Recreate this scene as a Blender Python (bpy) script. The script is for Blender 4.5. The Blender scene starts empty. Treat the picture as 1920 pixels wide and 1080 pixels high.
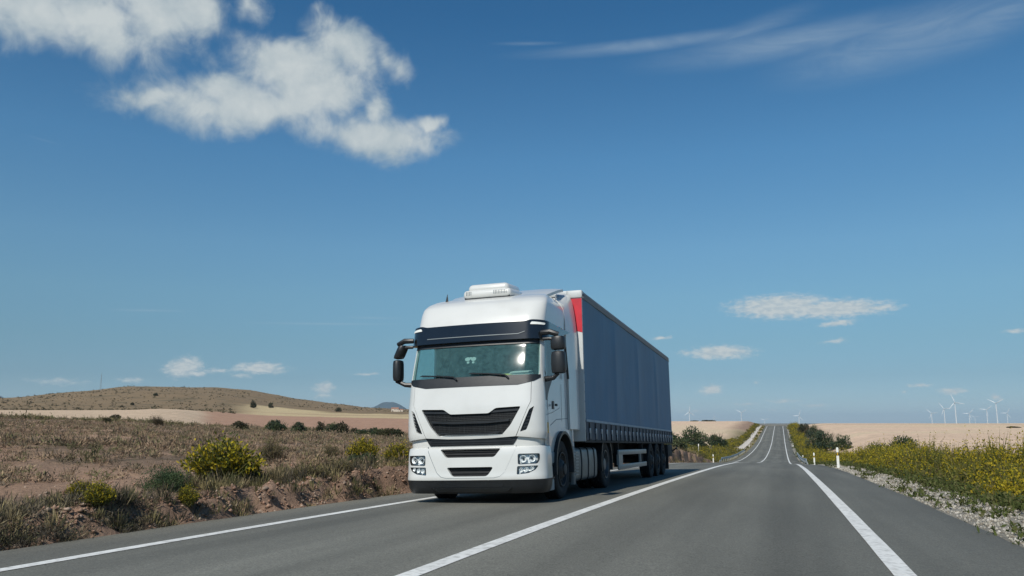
import bpy, bmesh, math, random
import numpy as np
from mathutils import Vector, Matrix
from mathutils.geometry import delaunay_2d_cdt
R = math.radians
rng = np.random.default_rng(7)
random.seed(7)
sc = bpy.context.scene
col = sc.collection
# ---------------------------------------------------------------- bookkeeping
def tag(o, label=None, cat=None, group=None, kind=None):
    if label: o['label'] = label
    if cat: o['category'] = cat
    if group: o['group'] = group
    if kind: o['kind'] = kind
    return o
def empty(name, loc=(0, 0, 0), rot=(0, 0, 0)):
    o = bpy.data.objects.new(name, None); o.empty_display_size = .2
    col.objects.link(o); o.location = loc; o.rotation_euler = rot
    return o
def link(name, me, parent=None):
    o = bpy.data.objects.new(name, me); col.objects.link(o)
    if parent: o.parent = parent
    return o
def copy_tree(o, parent=None):
    c = o.copy(); col.objects.link(c); c.parent = parent
    for ch in list(o.children): copy_tree(ch, c)
    return c
# ---------------------------------------------------------------- materials
def nodes(name):
    m = bpy.data.materials.new(name); m.use_nodes = True
    return m, m.node_tree.nodes, m.node_tree.links, m.node_tree.nodes['Principled BSDF']
def mat(name, c, rough=.5, metal=0., var=.12, scale=6., bump=0., bscale=60., coat=0., spec=.5, dirt=None):
    """plain surface with mottled colour, optional fine bump and a dirt tone laid on by noise"""
    m, N, Lk, b = nodes(name)
    tc = N.new('ShaderNodeTexCoord')
    n = N.new('ShaderNodeTexNoise'); n.inputs['Scale'].default_value = scale; n.inputs['Detail'].default_value = 5
    Lk.new(tc.outputs['Object'], n.inputs['Vector'])
    r = N.new('ShaderNodeValToRGB'); r.color_ramp.elements[0].position = .3; r.color_ramp.elements[1].position = .7
    lo = tuple(x*(1-var) for x in c); hi = tuple(min(1, x*(1+var)) for x in c)
    r.color_ramp.elements[0].color = (*lo, 1); r.color_ramp.elements[1].color = (*hi, 1)
    Lk.new(n.outputs['Fac'], r.inputs['Fac'])
    out = r.outputs['Color']
    if dirt:
        n2 = N.new('ShaderNodeTexNoise'); n2.inputs['Scale'].default_value = dirt[2]; n2.inputs['Detail'].default_value = 6
        Lk.new(tc.outputs['Object'], n2.inputs['Vector'])
        r2 = N.new('ShaderNodeValToRGB'); r2.color_ramp.elements[0].position = .48; r2.color_ramp.elements[1].position = .75
        r2.color_ramp.elements[0].color = (0, 0, 0, 1); r2.color_ramp.elements[1].color = (dirt[1],)*3+(1,)
        Lk.new(n2.outputs['Fac'], r2.inputs['Fac'])
        mx = N.new('ShaderNodeMix'); mx.data_type = 'RGBA'
        Lk.new(r2.outputs['Color'], mx.inputs['Factor']); Lk.new(out, mx.inputs['A']); mx.inputs['B'].default_value = (*dirt[0], 1)
        out = mx.outputs['Result']
    Lk.new(out, b.inputs['Base Color'])
    b.inputs['Roughness'].default_value = rough; b.inputs['Metallic'].default_value = metal
    b.inputs['Coat Weight'].default_value = coat; b.inputs['Coat Roughness'].default_value = .04
    b.inputs['Specular IOR Level'].default_value = spec
    if bump:
        nb = N.new('ShaderNodeTexNoise'); nb.inputs['Scale'].default_value = bscale; nb.inputs['Detail'].default_value = 4
        Lk.new(tc.outputs['Object'], nb.inputs['Vector'])
        bp = N.new('ShaderNodeBump'); bp.inputs['Strength'].default_value = bump; bp.inputs['Distance'].default_value = .02
        Lk.new(nb.outputs['Fac'], bp.inputs['Height']); Lk.new(bp.outputs['Normal'], b.inputs['Normal'])
    return m
def tinted_glass(name, tint, rough=.03, trans=.75, clean=.0):
    """thin pane: looks through itself with a tint and mirrors by Fresnel"""
    m, N, Lk, b = nodes(name); N.remove(b)
    t = N.new('ShaderNodeBsdfTransparent'); t.inputs['Color'].default_value = (*tint, 1)
    g = N.new('ShaderNodeBsdfGlossy'); g.inputs['Roughness'].default_value = rough; g.inputs['Color'].default_value = (1, 1, 1, 1)
    d = N.new('ShaderNodeBsdfDiffuse'); d.inputs['Color'].default_value = (.15, .33, .33, 1)
    tc = N.new('ShaderNodeTexCoord'); nz = N.new('ShaderNodeTexNoise'); nz.inputs['Scale'].default_value = 11; nz.inputs['Detail'].default_value = 10; nz.inputs['Roughness'].default_value = .75; nz.inputs['Distortion'].default_value = .3
    Lk.new(tc.outputs['Object'], nz.inputs['Vector'])
    mr = N.new('ShaderNodeMapRange'); mr.inputs['From Min'].default_value = .25; mr.inputs['From Max'].default_value = .8; mr.inputs['To Min'].default_value = (1-trans)*.25; mr.inputs['To Max'].default_value = 1-trans
    Lk.new(nz.outputs['Fac'], mr.inputs['Value'])
    m1 = N.new('ShaderNodeMixShader'); Lk.new(mr.outputs['Result'], m1.inputs['Fac']); Lk.new(t.outputs[0], m1.inputs[1]); Lk.new(d.outputs[0], m1.inputs[2])
    f = N.new('ShaderNodeFresnel'); ge = N.new('ShaderNodeNewGeometry'); io = N.new('ShaderNodeMapRange'); io.inputs['To Min'].default_value = 1.5; io.inputs['To Max'].default_value = 1/1.5   # same mirror from both sides of a thin pane
    Lk.new(ge.outputs['Backfacing'], io.inputs['Value']); Lk.new(io.outputs['Result'], f.inputs['IOR'])
    m2 = N.new('ShaderNodeMixShader'); Lk.new(f.outputs[0], m2.inputs['Fac']); Lk.new(m1.outputs[0], m2.inputs[1]); Lk.new(g.outputs[0], m2.inputs[2])
    Lk.new(m2.outputs[0], N['Material Output'].inputs['Surface'])
    return m
def leafy(name, rough=.7, trans=.35):
    """vegetation: colour of each leaf from the mesh, some light through it"""
    m, N, Lk, b = nodes(name)
    a = N.new('ShaderNodeAttribute'); a.attribute_name = 'Col'
    Lk.new(a.outputs['Color'], b.inputs['Base Color']); b.inputs['Roughness'].default_value = rough; b.inputs['Specular IOR Level'].default_value = .2
    tr = N.new('ShaderNodeBsdfTranslucent'); Lk.new(a.outputs['Color'], tr.inputs['Color'])
    mx = N.new('ShaderNodeMixShader'); mx.inputs['Fac'].default_value = trans
    Lk.new(b.outputs[0], mx.inputs[1]); Lk.new(tr.outputs[0], mx.inputs[2]); Lk.new(mx.outputs[0], N['Material Output'].inputs['Surface'])
    return m
# ---------------------------------------------------------------- mesh collecting
class MB:
    def __init__(s): s.v = []; s.f = []; s.m = []; s.s = []
    def add(s, vs, fs, mi=0, smooth=False):
        k = len(s.v); s.v += [tuple(p) for p in vs]
        for f in fs: s.f.append([i+k for i in f]); s.m.append(mi); s.s.append(smooth)
        return s
    def box(s, x0, x1, y0, y1, z0, z1, b=.0, mi=0, rot=None, seg=2):
        bm = bmesh.new(); bmesh.ops.create_cube(bm, size=1)
        for v in bm.verts: v.co = Vector(((v.co.x+.5)*(x1-x0)+x0, (v.co.y+.5)*(y1-y0)+y0, (v.co.z+.5)*(z1-z0)+z0))
        if b: bmesh.ops.bevel(bm, geom=bm.edges[:], offset=b, segments=seg, profile=.5, affect='EDGES')
        if rot is not None:
            c = Vector(((x0+x1)/2, (y0+y1)/2, (z0+z1)/2))
            for v in bm.verts: v.co = rot @ (v.co-c)+c
        bm.verts.index_update()
        s.add([v.co[:] for v in bm.verts], [[v.index for v in f.verts] for f in bm.faces], mi, bool(b)); bm.free(); return s
    def tube(s, pts, r, n=8, mi=0, cap=True):
        pts = [Vector(p) for p in pts]; rs = r if isinstance(r, (list, tuple)) else [r]*len(pts)
        vs = []; fs = []; prev = None
        for i, p in enumerate(pts):
            t = (pts[min(i+1, len(pts)-1)]-pts[max(i-1, 0)]).normalized()
            a = prev if prev is not None else (Vector((0, 0, 1)) if abs(t.z) < .9 else Vector((1, 0, 0)))
            a = (a-t*a.dot(t)).normalized(); bb = t.cross(a); prev = a
            for k in range(n):
                an = 2*math.pi*k/n; vs.append(p+(a*math.cos(an)+bb*math.sin(an))*rs[i])
        for i in range(len(pts)-1):
            for k in range(n): fs.append([i*n+k, i*n+(k+1) % n, (i+1)*n+(k+1) % n, (i+1)*n+k])
        if cap: fs.append(list(range(n))[::-1]); fs.append([(len(pts)-1)*n+k for k in range(n)])
        return s.add(vs, fs, mi, True)
    def lathe_x(s, prof, cy, cz, n=40, mi=0):
        """profile of (x, radius) turned about an axle along x"""
        vs = []; fs = []; P = len(prof)
        for k in range(n):
            a = 2*math.pi*k/n
            for x, r in prof: vs.append((x, cy+r*math.cos(a), cz+r*math.sin(a)))
        for k in range(n):
            for i in range(P-1): fs.append([k*P+i, k*P+i+1, ((k+1) % n)*P+i+1, ((k+1) % n)*P+i])
        return s.add(vs, fs, mi, True)
    def prism(s, poly, axis, a, b, mi=0, smooth=False):
        """2-D outline pushed along an axis from a to b"""
        n = len(poly)
        def p(q, t): return {0: (t, q[0], q[1]), 1: (q[0], t, q[1]), 2: (q[0], q[1], t)}[axis]
        vs = [p(q, a) for q in poly]+[p(q, b) for q in poly]
        fs = [[i, (i+1) % n, n+(i+1) % n, n+i] for i in range(n)]+[list(range(n))[::-1], list(range(n, 2*n))]
        return s.add(vs, fs, mi, smooth)
    def build(s, name, mats, parent=None, recalc=True, auto=40):
        me = bpy.data.meshes.new(name); me.from_pydata(s.v, [], s.f)
        for m in (mats if isinstance(mats, (list, tuple)) else [mats]): me.materials.append(m)
        me.polygons.foreach_set('material_index', s.m); me.polygons.foreach_set('use_smooth', s.s)
        if recalc:
            bm = bmesh.new(); bm.from_mesh(me); bmesh.ops.recalc_face_normals(bm, faces=bm.faces)
            for e in bm.edges:
                if len(e.link_faces) == 2 and e.calc_face_angle(0) > R(auto): e.smooth = False
            bm.to_mesh(me); bm.free()
        me.update(); return link(name, me, parent)
def np_mesh(name, V, F, C, m, parent=None, smooth=False):
    """many small faces at once: V (n,3), F (k,3 or 4), C colour per vertex (n,3)"""
    me = bpy.data.meshes.new(name); n = len(V); k, q = F.shape
    me.vertices.add(n); me.vertices.foreach_set('co', np.ascontiguousarray(V, np.float32).ravel())
    me.loops.add(k*q); me.loops.foreach_set('vertex_index', np.ascontiguousarray(F, np.int32).ravel())
    me.polygons.add(k); me.polygons.foreach_set('loop_start', np.arange(0, k*q, q, dtype=np.int32))
    me.polygons.foreach_set('use_smooth', np.full(k, smooth))
    if C is not None:
        a = me.attributes.new('Col', 'FLOAT_COLOR', 'POINT')
        a.data.foreach_set('color', np.ascontiguousarray(np.concatenate([C, np.ones((n, 1))], 1), np.float32).ravel())
    me.materials.append(m); me.update(calc_edges=True); me.validate()
    return link(name, me, parent)
# ---------------------------------------------------------------- terrain
EYE = 1.07
KY = np.array([-200,-60,-30,0,8,14,23,40,56,75,100,119,140,160,192,231,272,301,352,404,430,460,520,700,1500,40000.])
KZ = np.array([1.2,-.45,-.72,-1.069,-1.173,-1.289,-1.499,-1.95,-2.5,-3.35,-4.5,-5.25,-5.8,-6.1,-6.3,-6.15,-5.6,-4.7,-3.35,-1.95,-1.5,-1.6,-3.5,-9,-9,-9])
_fy = np.arange(-220, 760, 1.0)
_fz = np.interp(_fy, KY, KZ)
_k = np.exp(-.5*(np.arange(-12, 13)/4.0)**2); _k /= _k.sum()
_fz = np.convolve(np.pad(_fz, 12, mode='edge'), _k, 'valid')
XL, XC, XR = -6.30, -2.77, .93          # the three painted lines
EL, ER = XL-1.2, XR+1.54                # asphalt edges
def road_z(Y):                           # height of the crown line
    return np.interp(Y, _fy, _fz)+EYE
def road_surf(X, Y):
    return road_z(Y)-.022*np.abs(X-XC)
def sm(x, a, b):
    t = np.clip((x-a)/(b-a), 0, 1); return t*t*(3-2*t)
def hash2(i, j, s):
    h = (i.astype(np.int64)*374761393+j.astype(np.int64)*668265263+s*2147483647) & 0xFFFFFFFF
    h = ((h ^ (h >> 13))*1274126177) & 0xFFFFFFFF
    return ((h ^ (h >> 16)) & 0xFFFF)/65535.0
def vnoise(x, y, s=0):
    i = np.floor(x); j = np.floor(y); u = x-i; v = y-j
    u = u*u*(3-2*u); v = v*v*(3-2*v)
    a = hash2(i, j, s); b = hash2(i+1, j, s); c = hash2(i, j+1, s); d = hash2(i+1, j+1, s)
    return (a*(1-u)+b*u)*(1-v)+(c*(1-u)+d*u)*v-.5
def fbm(x, y, s=0, o=4):
    r = 0; a = 1.0
    for k in range(o):
        r = r+a*vnoise(x*2**k+7.3*k, y*2**k-3.1*k, s+k); a *= .5
    return r
# hill country to the left: slope of the line of sight (height/distance) by bearing and range
AZ = np.array([-.90,-.862,-.79,-.748,-.715,-.695,-.6556,-.617,-.594,-.560,-.520,-.478,-.4388,-.30])
RR = np.array([140,200,300,400,520,750,950,1200,1700.])
_PY = np.array([   # rows: range; columns: bearing
 [784,785,787,790,793,796,800,803,806,808.5,811,815,816,818],
 [779,780,782,784,785,788,796,799,801,803.5,806,810,812,814],
 [771,772,773,772,770,772,785,790,792,793.5,795,798,800,801],
 [769,770,770,769.5,767.5,768,775,781,784,785,786,787,788,788],
 [767,768,768.5,768.5,769,768.5,770,774,776,777.5,779,780,781,781],
 [752,751,742,737,737,738,742,750,758,763,768,771,772,773],
 [750,748,735,726,727,728,728,734,741,750,758,766,769,770],
 [755,753,741,733,734,735,735,740,746,755,762,768,770,771],
 [800,800,800,800,800,800,800,800,800,800,800,800,800,800.]])
_TE = (793-_PY)/1543*np.cos(np.clip(AZ+.3116,-.6,.6))
def polar_h(az, r):
    i = np.clip(np.searchsorted(AZ, az)-1, 0, len(AZ)-2); u = np.clip((az-AZ[i])/(AZ[i+1]-AZ[i]), 0, 1); u = u*u*(3-2*u)*.5+u*.5
    j = np.clip(np.searchsorted(RR, r)-1, 0, len(RR)-2); v = np.clip((r-RR[j])/(RR[j+1]-RR[j]), 0, 1)
    e = (_TE[j, i]*(1-u)+_TE[j, i+1]*u)*(1-v)+(_TE[j+1, i]*(1-u)+_TE[j+1, i+1]*u)*v
    return e*r
def left_field(X, Y):
    """ground height (relative to the eye) on the left, away from the road bank"""
    r = np.hypot(X, Y); az = np.arctan2(X, np.maximum(Y, 1e-3))
    L1 = np.interp(Y, [-60,8,17,30,75,100,150,400], [-.9,-1.1,-.95,-1.25,-2.2,-2.73,-3.78,-9])+.031*(-X-8)
    P = polar_h(az, np.maximum(r, 1))
    z = L1+(P-L1)*sm(r, 100, 150)*(Y > 0)
    L2 = np.interp(Y, [100,150,200,250,300,360,410,450,520,700], [-3.0,-4.7,-5.3,-4.4,-2.8,-1.0,.3,.9,-1,-9])
    w = sm(Y, 105, 160)*sm(az, -.34, -.17)
    z = z+(L2-z)*w
    far = sm(r, 1250, 1900); z = z+(-9-z)*far
    return z
def right_field(X, Y):
    z = np.interp(Y, [-60,0,30,60,100,180,250,330,420,470,560,720], [-.6,-1.05,-1.5,-1.95,-2.35,-2.5,-2.1,-1.3,-.22,-.20,-3,-9])
    return z
def bank(t, Y):
    """share of the roadside bank climbed at distance t from the asphalt, with an eroded face"""
    n = .50*fbm(Y*.9, t*.35, 11, 4)+.42*fbm(Y*3.4, t*1.1, 15, 4)
    w = .24+.16*vnoise(Y*.35, Y*0+.5, 19)
    return sm(t+n*.55, .12, .12+w)
def ground(X, Y):
    X = np.asarray(X, float); Y = np.asarray(Y, float)
    zr = road_z(Y)-EYE; edge = zr-.022*4.75
    tl = EL-X; tr = X-ER
    # left
    L = left_field(X, Y)
    low = edge-.02+.05*np.clip(tl, 0, 3)
    bw = bank(tl, Y)
    wide = sm(tl, .3, 3.5+np.clip(L-edge, 0, 6)*2.2)
    near = 1-sm(Y, 60, 110)
    climb = near*bw*(.93+.07*sm(tl, .5, 3))+(1-near)*wide
    zl = low+(L-low)*climb
    rough = (.10*fbm(X*.9, Y*.9, 3, 4)+.10*fbm(X*.16, Y*.16, 5, 3))*sm(tl, .25, 1.2)*(1-.6*sm(np.hypot(X,Y), 60, 140))
    face = np.exp(-((tl-.40)/.34)**2)*near*(.34*fbm(X*5, Y*4, 21, 4))
    hill = 1.6*fbm(X*.02, Y*.02, 31, 4)*sm(np.hypot(X, Y), 430, 800)*(1-sm(np.hypot(X, Y), 1300, 1900))
    zl = zl+rough+face+hill
    # right
    R = right_field(X, Y)
    lowr = edge-.02+.09*sm(tr, .2, 1.2)+.04*fbm(X*2.5, Y*2.5, 41, 3)*sm(tr, .15, .5)
    zrgt = lowr+(R-lowr)*sm(tr, 2.0, 20)+(.06*fbm(X*.7, Y*.7, 43, 3))*sm(tr, 1, 3)+.5*fbm(X*.012, Y*.012, 47, 2)*sm(tr, 15, 90)
    mid = zr-.022*np.abs(X-XC)-.07
    z = np.where(X < EL, zl, np.where(X > ER, zrgt, mid))
    return z+EYE
SKY_STR, SKY_AIR, SKY_DUST, SKY_OZ, SUN_STR, EXPO, HAZE = .10, 1.0, .0, 10., 4.0, 0.1, 4.8e-5
SKY_GAIN = .93
CUMULUS = [(-50.47, 24.22, 3.11, 1.81, 0, 1), (-46.25, 24.23, 3.69, 1.89, -8, 1), (-42.5, 25.73, 3.62, 1.71, 0, 1), (-39.62, 25.9, 1.54, 1.65, 0, 0.9), (-36.66, 26.65, 1.61, 1.44, 35, 0.55), (-45.5, 22.81, 2.17, 0.68, 0, 0.5), (-33.78, 23.77, 4.19, 1.41, 5, 1), (-35.97, 20.82, 6.35, 1.42, 4, 1.05), (-32.06, 22.34, 3.5, 2.05, 0, 1), (-42.77, 20.6, 2.74, 0.78, 20, 0.8), (-29.92, 24.91, 3.21, 1.52, -25, 0.9), (-26.65, 24.35, 2.12, 1.16, -35, 0.75), (-31.9, 27.06, 0.82, 1.31, 0, 0.45), (-38.13, 21.68, 2.76, 1.0, 10, 0.8), (-27.84, 19.46, 4.21, 1.2, 0, 1.0), (-26.15, 20.12, 1.9, 0.78, 8, 0.7), (-27.43, 21.04, 0.99, 1.47, 0, 0.85), (-30.65, 19.67, 1.55, 0.98, 10, 0.7), (-24.05, 20.56, 1.31, 0.57, 12, 0.8), (-34.06, 25.67, 1.1, 0.33, 0, 0.35), (0.33, 7.62, 2.77, 0.6, 0, 1.0), (3.57, 7.33, 3.08, 0.48, 0, 0.95), (6.13, 7.26, 1.88, 0.31, 0, 0.6), (-0.7, 7.38, 1.37, 0.35, 0, 0.7), (3.91, 6.41, 1.55, 0.28, 4, 0.6), (-3.66, 4.68, 2.37, 0.46, 0, 0.8), (-5.95, 4.69, 1.07, 0.32, 0, 0.4), (-7.46, 5.73, 1.15, 0.22, 0, 0.5), (3.61, 5.22, 1.55, 0.28, 6, 0.4), (-4.28, 2.19, 0.91, 0.36, 0, 0.75), (0.28, 1.41, 1.99, 0.24, 0, 0.4), (-2.08, 1.26, 1.7, 0.21, 0, 0.35), (-4.64, 1.95, 1.57, 0.21, 0, 0.3), (8.3, 2.32, 1.01, 0.2, 0, 0.5), (10.11, 1.93, 1.15, 0.26, 0, 0.55), (12.41, 1.51, 0.49, 0.28, 0, 0.5), (-1.4, 2.65, 0.54, 0.21, 0, 0.4), (13.75, 5.41, 1.08, 0.19, 0, 0.5), (2.24, 1.12, 1.95, 0.2, 0, 0.35), (-0.41, 0.79, 1.34, 0.28, 0, 0.25), (7.31, 1.91, 0.42, 0.2, 0, 0.3), (-5.56, 0.81, 2.45, 0.28, 0, 0.3), (-39.6, 3.56, 1.09, 0.58, 10, 0.9), (-38.71, 3.17, 0.97, 0.27, 0, 0.5), (-34.75, 3.6, 1.76, 0.39, 0, 0.8), (-35.91, 3.05, 1.34, 0.28, 0, 0.4), (-30.69, 2.3, 0.7, 0.46, 0, 0.75), (-30.71, 1.81, 1.05, 0.28, 0, 0.4), (-46.58, 2.46, 3.69, 0.39, 0, 0.35), (-42.46, 2.68, 2.14, 0.3, 0, 0.35), (-37.74, 3.36, 3.93, 0.41, 0, 0.3), (-27.74, 3.27, 2.15, 0.22, 0, 0.3)]
CIRRUS = [(-7.3, 25.46, 10.32, 0.51, 2, 0.8), (1.9, 24.57, 10.51, 1.11, 2, 0.8), (9.22, 23.55, 8.79, 1.87, 6, 0.8), (13.83, 23.68, 5.75, 1.78, 10, 0.65), (-0.92, 25.59, 7.26, 1.11, 12, 0.45), (-16.67, 25.84, 4.74, 0.27, 0, 0.3), (-41.82, 7.09, 4.07, 0.14, 2, 0.4), (-30.71, 6.65, 8.17, 0.13, 1, 0.45), (-27.49, 7.13, 4.36, 0.18, 0, 0.3), (-48.63, 16.94, 2.58, 0.16, -8, 0.12)]
# ---------------------------------------------------------------- ground sheet
def lines(*segs):
    o = []
    for a, b, d in segs: o.append(np.arange(a, b-1e-6, d))
    return np.concatenate(o)
def geo(a, b, n): return np.sign(a)*np.geomspace(abs(a), abs(b), n)
gx = np.concatenate([geo(-30000, -1500, 34), lines((-1490, -450, 9), (-450, -60, 1.8), (-60, -20, .5), (-20, -9.4, .2), (-9.4, EL, .055)),
                     [EL+.02], lines((EL+.4, ER-.4, 1.2)), [ER-.02], lines((ER+.03, 4.4, .1), (4.4, 20, .45), (20, 60, 1.6), (60, 320, 8)), geo(320, 30000, 44)])
gy = np.concatenate([lines((-60, 4, 2), (4, 30, .15), (30, 70, .4), (70, 160, .9), (160, 450, 1.8), (450, 1500, 7)), geo(1500, 32000, 50)])
GX, GY = np.meshgrid(gx, gy)
GZ = ground(GX, GY)
def lin(*c):                              # sRGB 0-255 -> linear
    c = np.array(c, float)/255; return np.where(c < .04045, c/12.92, ((c+.055)/1.055)**2.4)
def zone_colour(X, Y, Z):
    r = np.hypot(X, Y); az = np.arctan2(X, np.maximum(Y, .01))
    n1 = fbm(X*.35, Y*.35, 61, 5); n2 = fbm(X*.03, Y*.03, 67, 4); n3 = fbm(X*2.2, Y*2.2, 71, 3)
    def mixc(a, b, w): return a*(1-w[..., None])+b*w[..., None]
    soil = np.array([.36, .235, .16]); scrub = np.array([.235, .165, .115]); dark = np.array([.085, .075, .05])
    sand = np.array([.56, .42, .29]); red = np.array([.40, .245, .165]); straw = np.array([.52, .41, .235]); hillc = np.array([.235, .168, .098]); hilld = np.array([.12, .10, .06])
    stub = np.array([.66, .485, .345]); stub2 = np.array([.63, .495, .335]); earth = np.array([.27, .180, .130]); gravel = np.array([.30, .28, .235]); verge = np.array([.13, .12, .05])
    one = np.ones_like(X)
    left = mixc(soil*one[..., None], scrub*one[..., None], sm(n1+.7*n2, -.35, .25))
    left = mixc(left, dark*one[..., None], .55*sm(n3+n1, .25, .7))
    # the sloping fields beyond the scrub
    jr = r*(1+.05*n2)+3*n1
    fld = sm(jr, 138, 146)
    sandy = sm(az+.012*n2, -.655, -.675); redw = 1-sandy
    f1 = mixc(red*one[..., None], sand*one[..., None], sandy)
    f1 = f1*(1+.16*n1+.10*np.sin(r*.35+3*n2))[..., None]
    f2 = straw*(1+.12*n1)[..., None]
    yw = sm(az, -.645, -.60)*sm(jr, 446, 454)*(1-sm(jr, 630+110*n2, 655+110*n2))
    band = yw*np.exp(-((jr-530)/10)**2)
    hb = sm(jr, 418+40*sm(az, -.72, -.66)+20*sm(az, -.66, -.60), 426+40*sm(az, -.72, -.66)+20*sm(az, -.66, -.60))
    hc = mixc(hillc*one[..., None], hilld*one[..., None], .75*sm(n1+1.2*fbm(X*.09, Y*.09, 83, 3), .1, .75))
    far = mixc(f1, hc, hb); far = mixc(far, f2, yw); far = mixc(far, red*.8*one[..., None], .6*band)
    left = mixc(left, far, fld)
    # left hillside in front of the skyline, past the dip
    l2 = sm(Y, 120, 150)*sm(az, -.34, -.22)
    lf = mixc(stub2*one[..., None], stub*one[..., None], sm(n2+.002*(Y-250), -.3, .3))*(1+.06*n1)[..., None]
    lf = mixc(lf, earth*one[..., None], .35*np.exp(-((Y-232+.25*X)/3)**2))
    left = mixc(left, lf, l2)
    # raw earth of the road cutting: steep ground near the asphalt
    tl = EL-X
    cut = (1-sm(tl, .6, 1.1))*(1-sm(Y, 60, 110))+sm(Y, 300, 330)*(1-sm(tl, 6, 15))*sm(tl, 1.5, 3)
    left = mixc(left, (earth*(1+.35*n3)[..., None]), np.clip(cut, 0, 1)*.85)
    vl = (1-sm(tl+2*n2, 3, 12))*sm(Y, 95, 120)*(1-sm(Y, 300, 330))
    left = mixc(left, verge*one[..., None], .8*vl)
    left = mixc(left, np.array([.50, .42, .34])*one[..., None], sm(Y, 185, 205)*np.exp(-((tl-1.9)/.8)**2))
    # right
    tr = X-ER
    furrow = fbm(X*.02+Y*.004, Y*.16-X*.01, 151, 4)
    right = stub*(1+.07*n1+.05*n2+.16*furrow)[..., None]
    right = mixc(right, stub2*one[..., None], sm(n2+.15*np.sin(Y*.12+X*.02), -.1, .4))
    right = mixc(right, np.array([.30, .24, .13])*one[..., None], .5*np.exp(-((r-395)/7)**2))
    right = mixc(right, verge*(1+.5*n3)[..., None], 1-sm(tr+.7*n1, 5, 8.5))
    right = mixc(right, earth*one[..., None], sm(Y, 215, 240)*(1-sm(Y, 380, 420))*sm(tr, 4, 6)*(1-sm(tr, 9, 14))*.7)
    right = mixc(right, gravel*(1+.4*n3)[..., None], 1-sm(tr+.2*n3, .95, 1.3))
    c = np.where((X < (EL+ER)/2)[..., None], left, right)
    plain = np.array([.20, .17, .12])*(1+.5*n2)[..., None]
    c = mixc(c, plain*one[..., None], np.where(X < -100, sm(r, 1350, 1700), sm(Y, 480, 560)))
    return np.clip(c, .01, .8)
GC = zone_colour(GX, GY, GZ)
nx, ny = len(gx), len(gy)
idx = np.arange(nx*ny).reshape(ny, nx)
F = np.stack([idx[:-1, :-1], idx[:-1, 1:], idx[1:, 1:], idx[1:, :-1]], -1).reshape(-1, 4)
m_ground, N, Lk, b = nodes('earth')
a = N.new('ShaderNodeAttribute'); a.attribute_name = 'Col'
tc = N.new('ShaderNodeTexCoord')
n1 = N.new('ShaderNodeTexNoise'); n1.inputs['Scale'].default_value = 7; n1.inputs['Detail'].default_value = 8; n1.inputs['Roughness'].default_value = .7
n2 = N.new('ShaderNodeTexNoise'); n2.inputs['Scale'].default_value = .6; n2.inputs['Detail'].default_value = 8; n2.inputs['Roughness'].default_value = .65
Lk.new(tc.outputs['Object'], n1.inputs['Vector']); Lk.new(tc.outputs['Object'], n2.inputs['Vector'])
ad = N.new('ShaderNodeMath'); ad.operation = 'ADD'; Lk.new(n1.outputs['Fac'], ad.inputs[0]); Lk.new(n2.outputs['Fac'], ad.inputs[1])
mr = N.new('ShaderNodeMapRange'); mr.inputs['From Min'].default_value = .7; mr.inputs['From Max'].default_value = 1.3; mr.inputs['To Min'].default_value = .66; mr.inputs['To Max'].default_value = 1.25
Lk.new(ad.outputs[0], mr.inputs['Value'])
vm = N.new('ShaderNodeVectorMath'); vm.operation = 'SCALE'; Lk.new(a.outputs['Color'], vm.inputs[0]); Lk.new(mr.outputs['Result'], vm.inputs['Scale'])
Lk.new(vm.outputs[0], b.inputs['Base Color']); b.inputs['Roughness'].default_value = .95; b.inputs['Specular IOR Level'].default_value = .1
bp = N.new('ShaderNodeBump'); bp.inputs['Strength'].default_value = .9; bp.inputs['Distance'].default_value = .09
Lk.new(n1.outputs['Fac'], bp.inputs['Height']); Lk.new(bp.outputs['Normal'], b.inputs['Normal'])
gnd = np_mesh('ground', np.stack([GX, GY, GZ], -1).reshape(-1, 3), F, GC.reshape(-1, 3), m_ground, smooth=True)
tag(gnd, 'dry rolling farmland with scrub, ploughed and stubble fields around the road', 'ground', kind='structure')
# ---------------------------------------------------------------- road
ry = np.concatenate([np.arange(-60, 70, 1.), np.arange(70, 540, 2.)])
def strip(name, xa, xb, y, lift, m, skirt=0., nxs=2, jag=None):
    xs = np.linspace(xa, xb, nxs) if nxs > 2 or not (xa < XC < xb) else np.array([xa, XC, xb])
    V = []; 
    for j, yy in enumerate(y):
        X = xs.copy()
        if jag is not None: X[0] += jag[j, 0]; X[-1] += jag[j, 1]
        z = road_surf(X, yy)+lift
        row = [(x, yy, zz) for x, zz in zip(X, z)]
        if skirt: row = [(row[0][0]-.05, yy, row[0][2]-skirt)]+row+[(row[-1][0]+.05, yy, row[-1][2]-skirt)]
        V += row
    k = len(row); n = len(y)
    i = np.arange(n*k).reshape(n, k)
    F = np.stack([i[:-1, :-1], i[:-1, 1:], i[1:, 1:], i[1:, :-1]], -1).reshape(-1, 4)
    return np_mesh(name, np.array(V), F, None, m, smooth=True)
m_asph, N, Lk, b = nodes('asphalt')
tc = N.new('ShaderNodeTexCoord'); sep = N.new('ShaderNodeSeparateXYZ'); Lk.new(tc.outputs['Object'], sep.inputs[0])
na = N.new('ShaderNodeTexNoise'); na.inputs['Scale'].default_value = 55; na.inputs['Detail'].default_value = 3; na.inputs['Roughness'].default_value = .8
Lk.new(tc.outputs['Object'], na.inputs['Vector'])
mpg = N.new('ShaderNodeMapping'); mpg.inputs['Scale'].default_value = (1.6, .05, 1); Lk.new(tc.outputs['Object'], mpg.inputs['Vector'])
nb = N.new('ShaderNodeTexNoise'); nb.inputs['Scale'].default_value = 1.1; nb.inputs['Detail'].default_value = 5; Lk.new(mpg.outputs[0], nb.inputs['Vector'])
mpp = N.new('ShaderNodeMapping'); mpp.inputs['Scale'].default_value = (.5, .12, 1); Lk.new(tc.outputs['Object'], mpp.inputs['Vector'])
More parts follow.
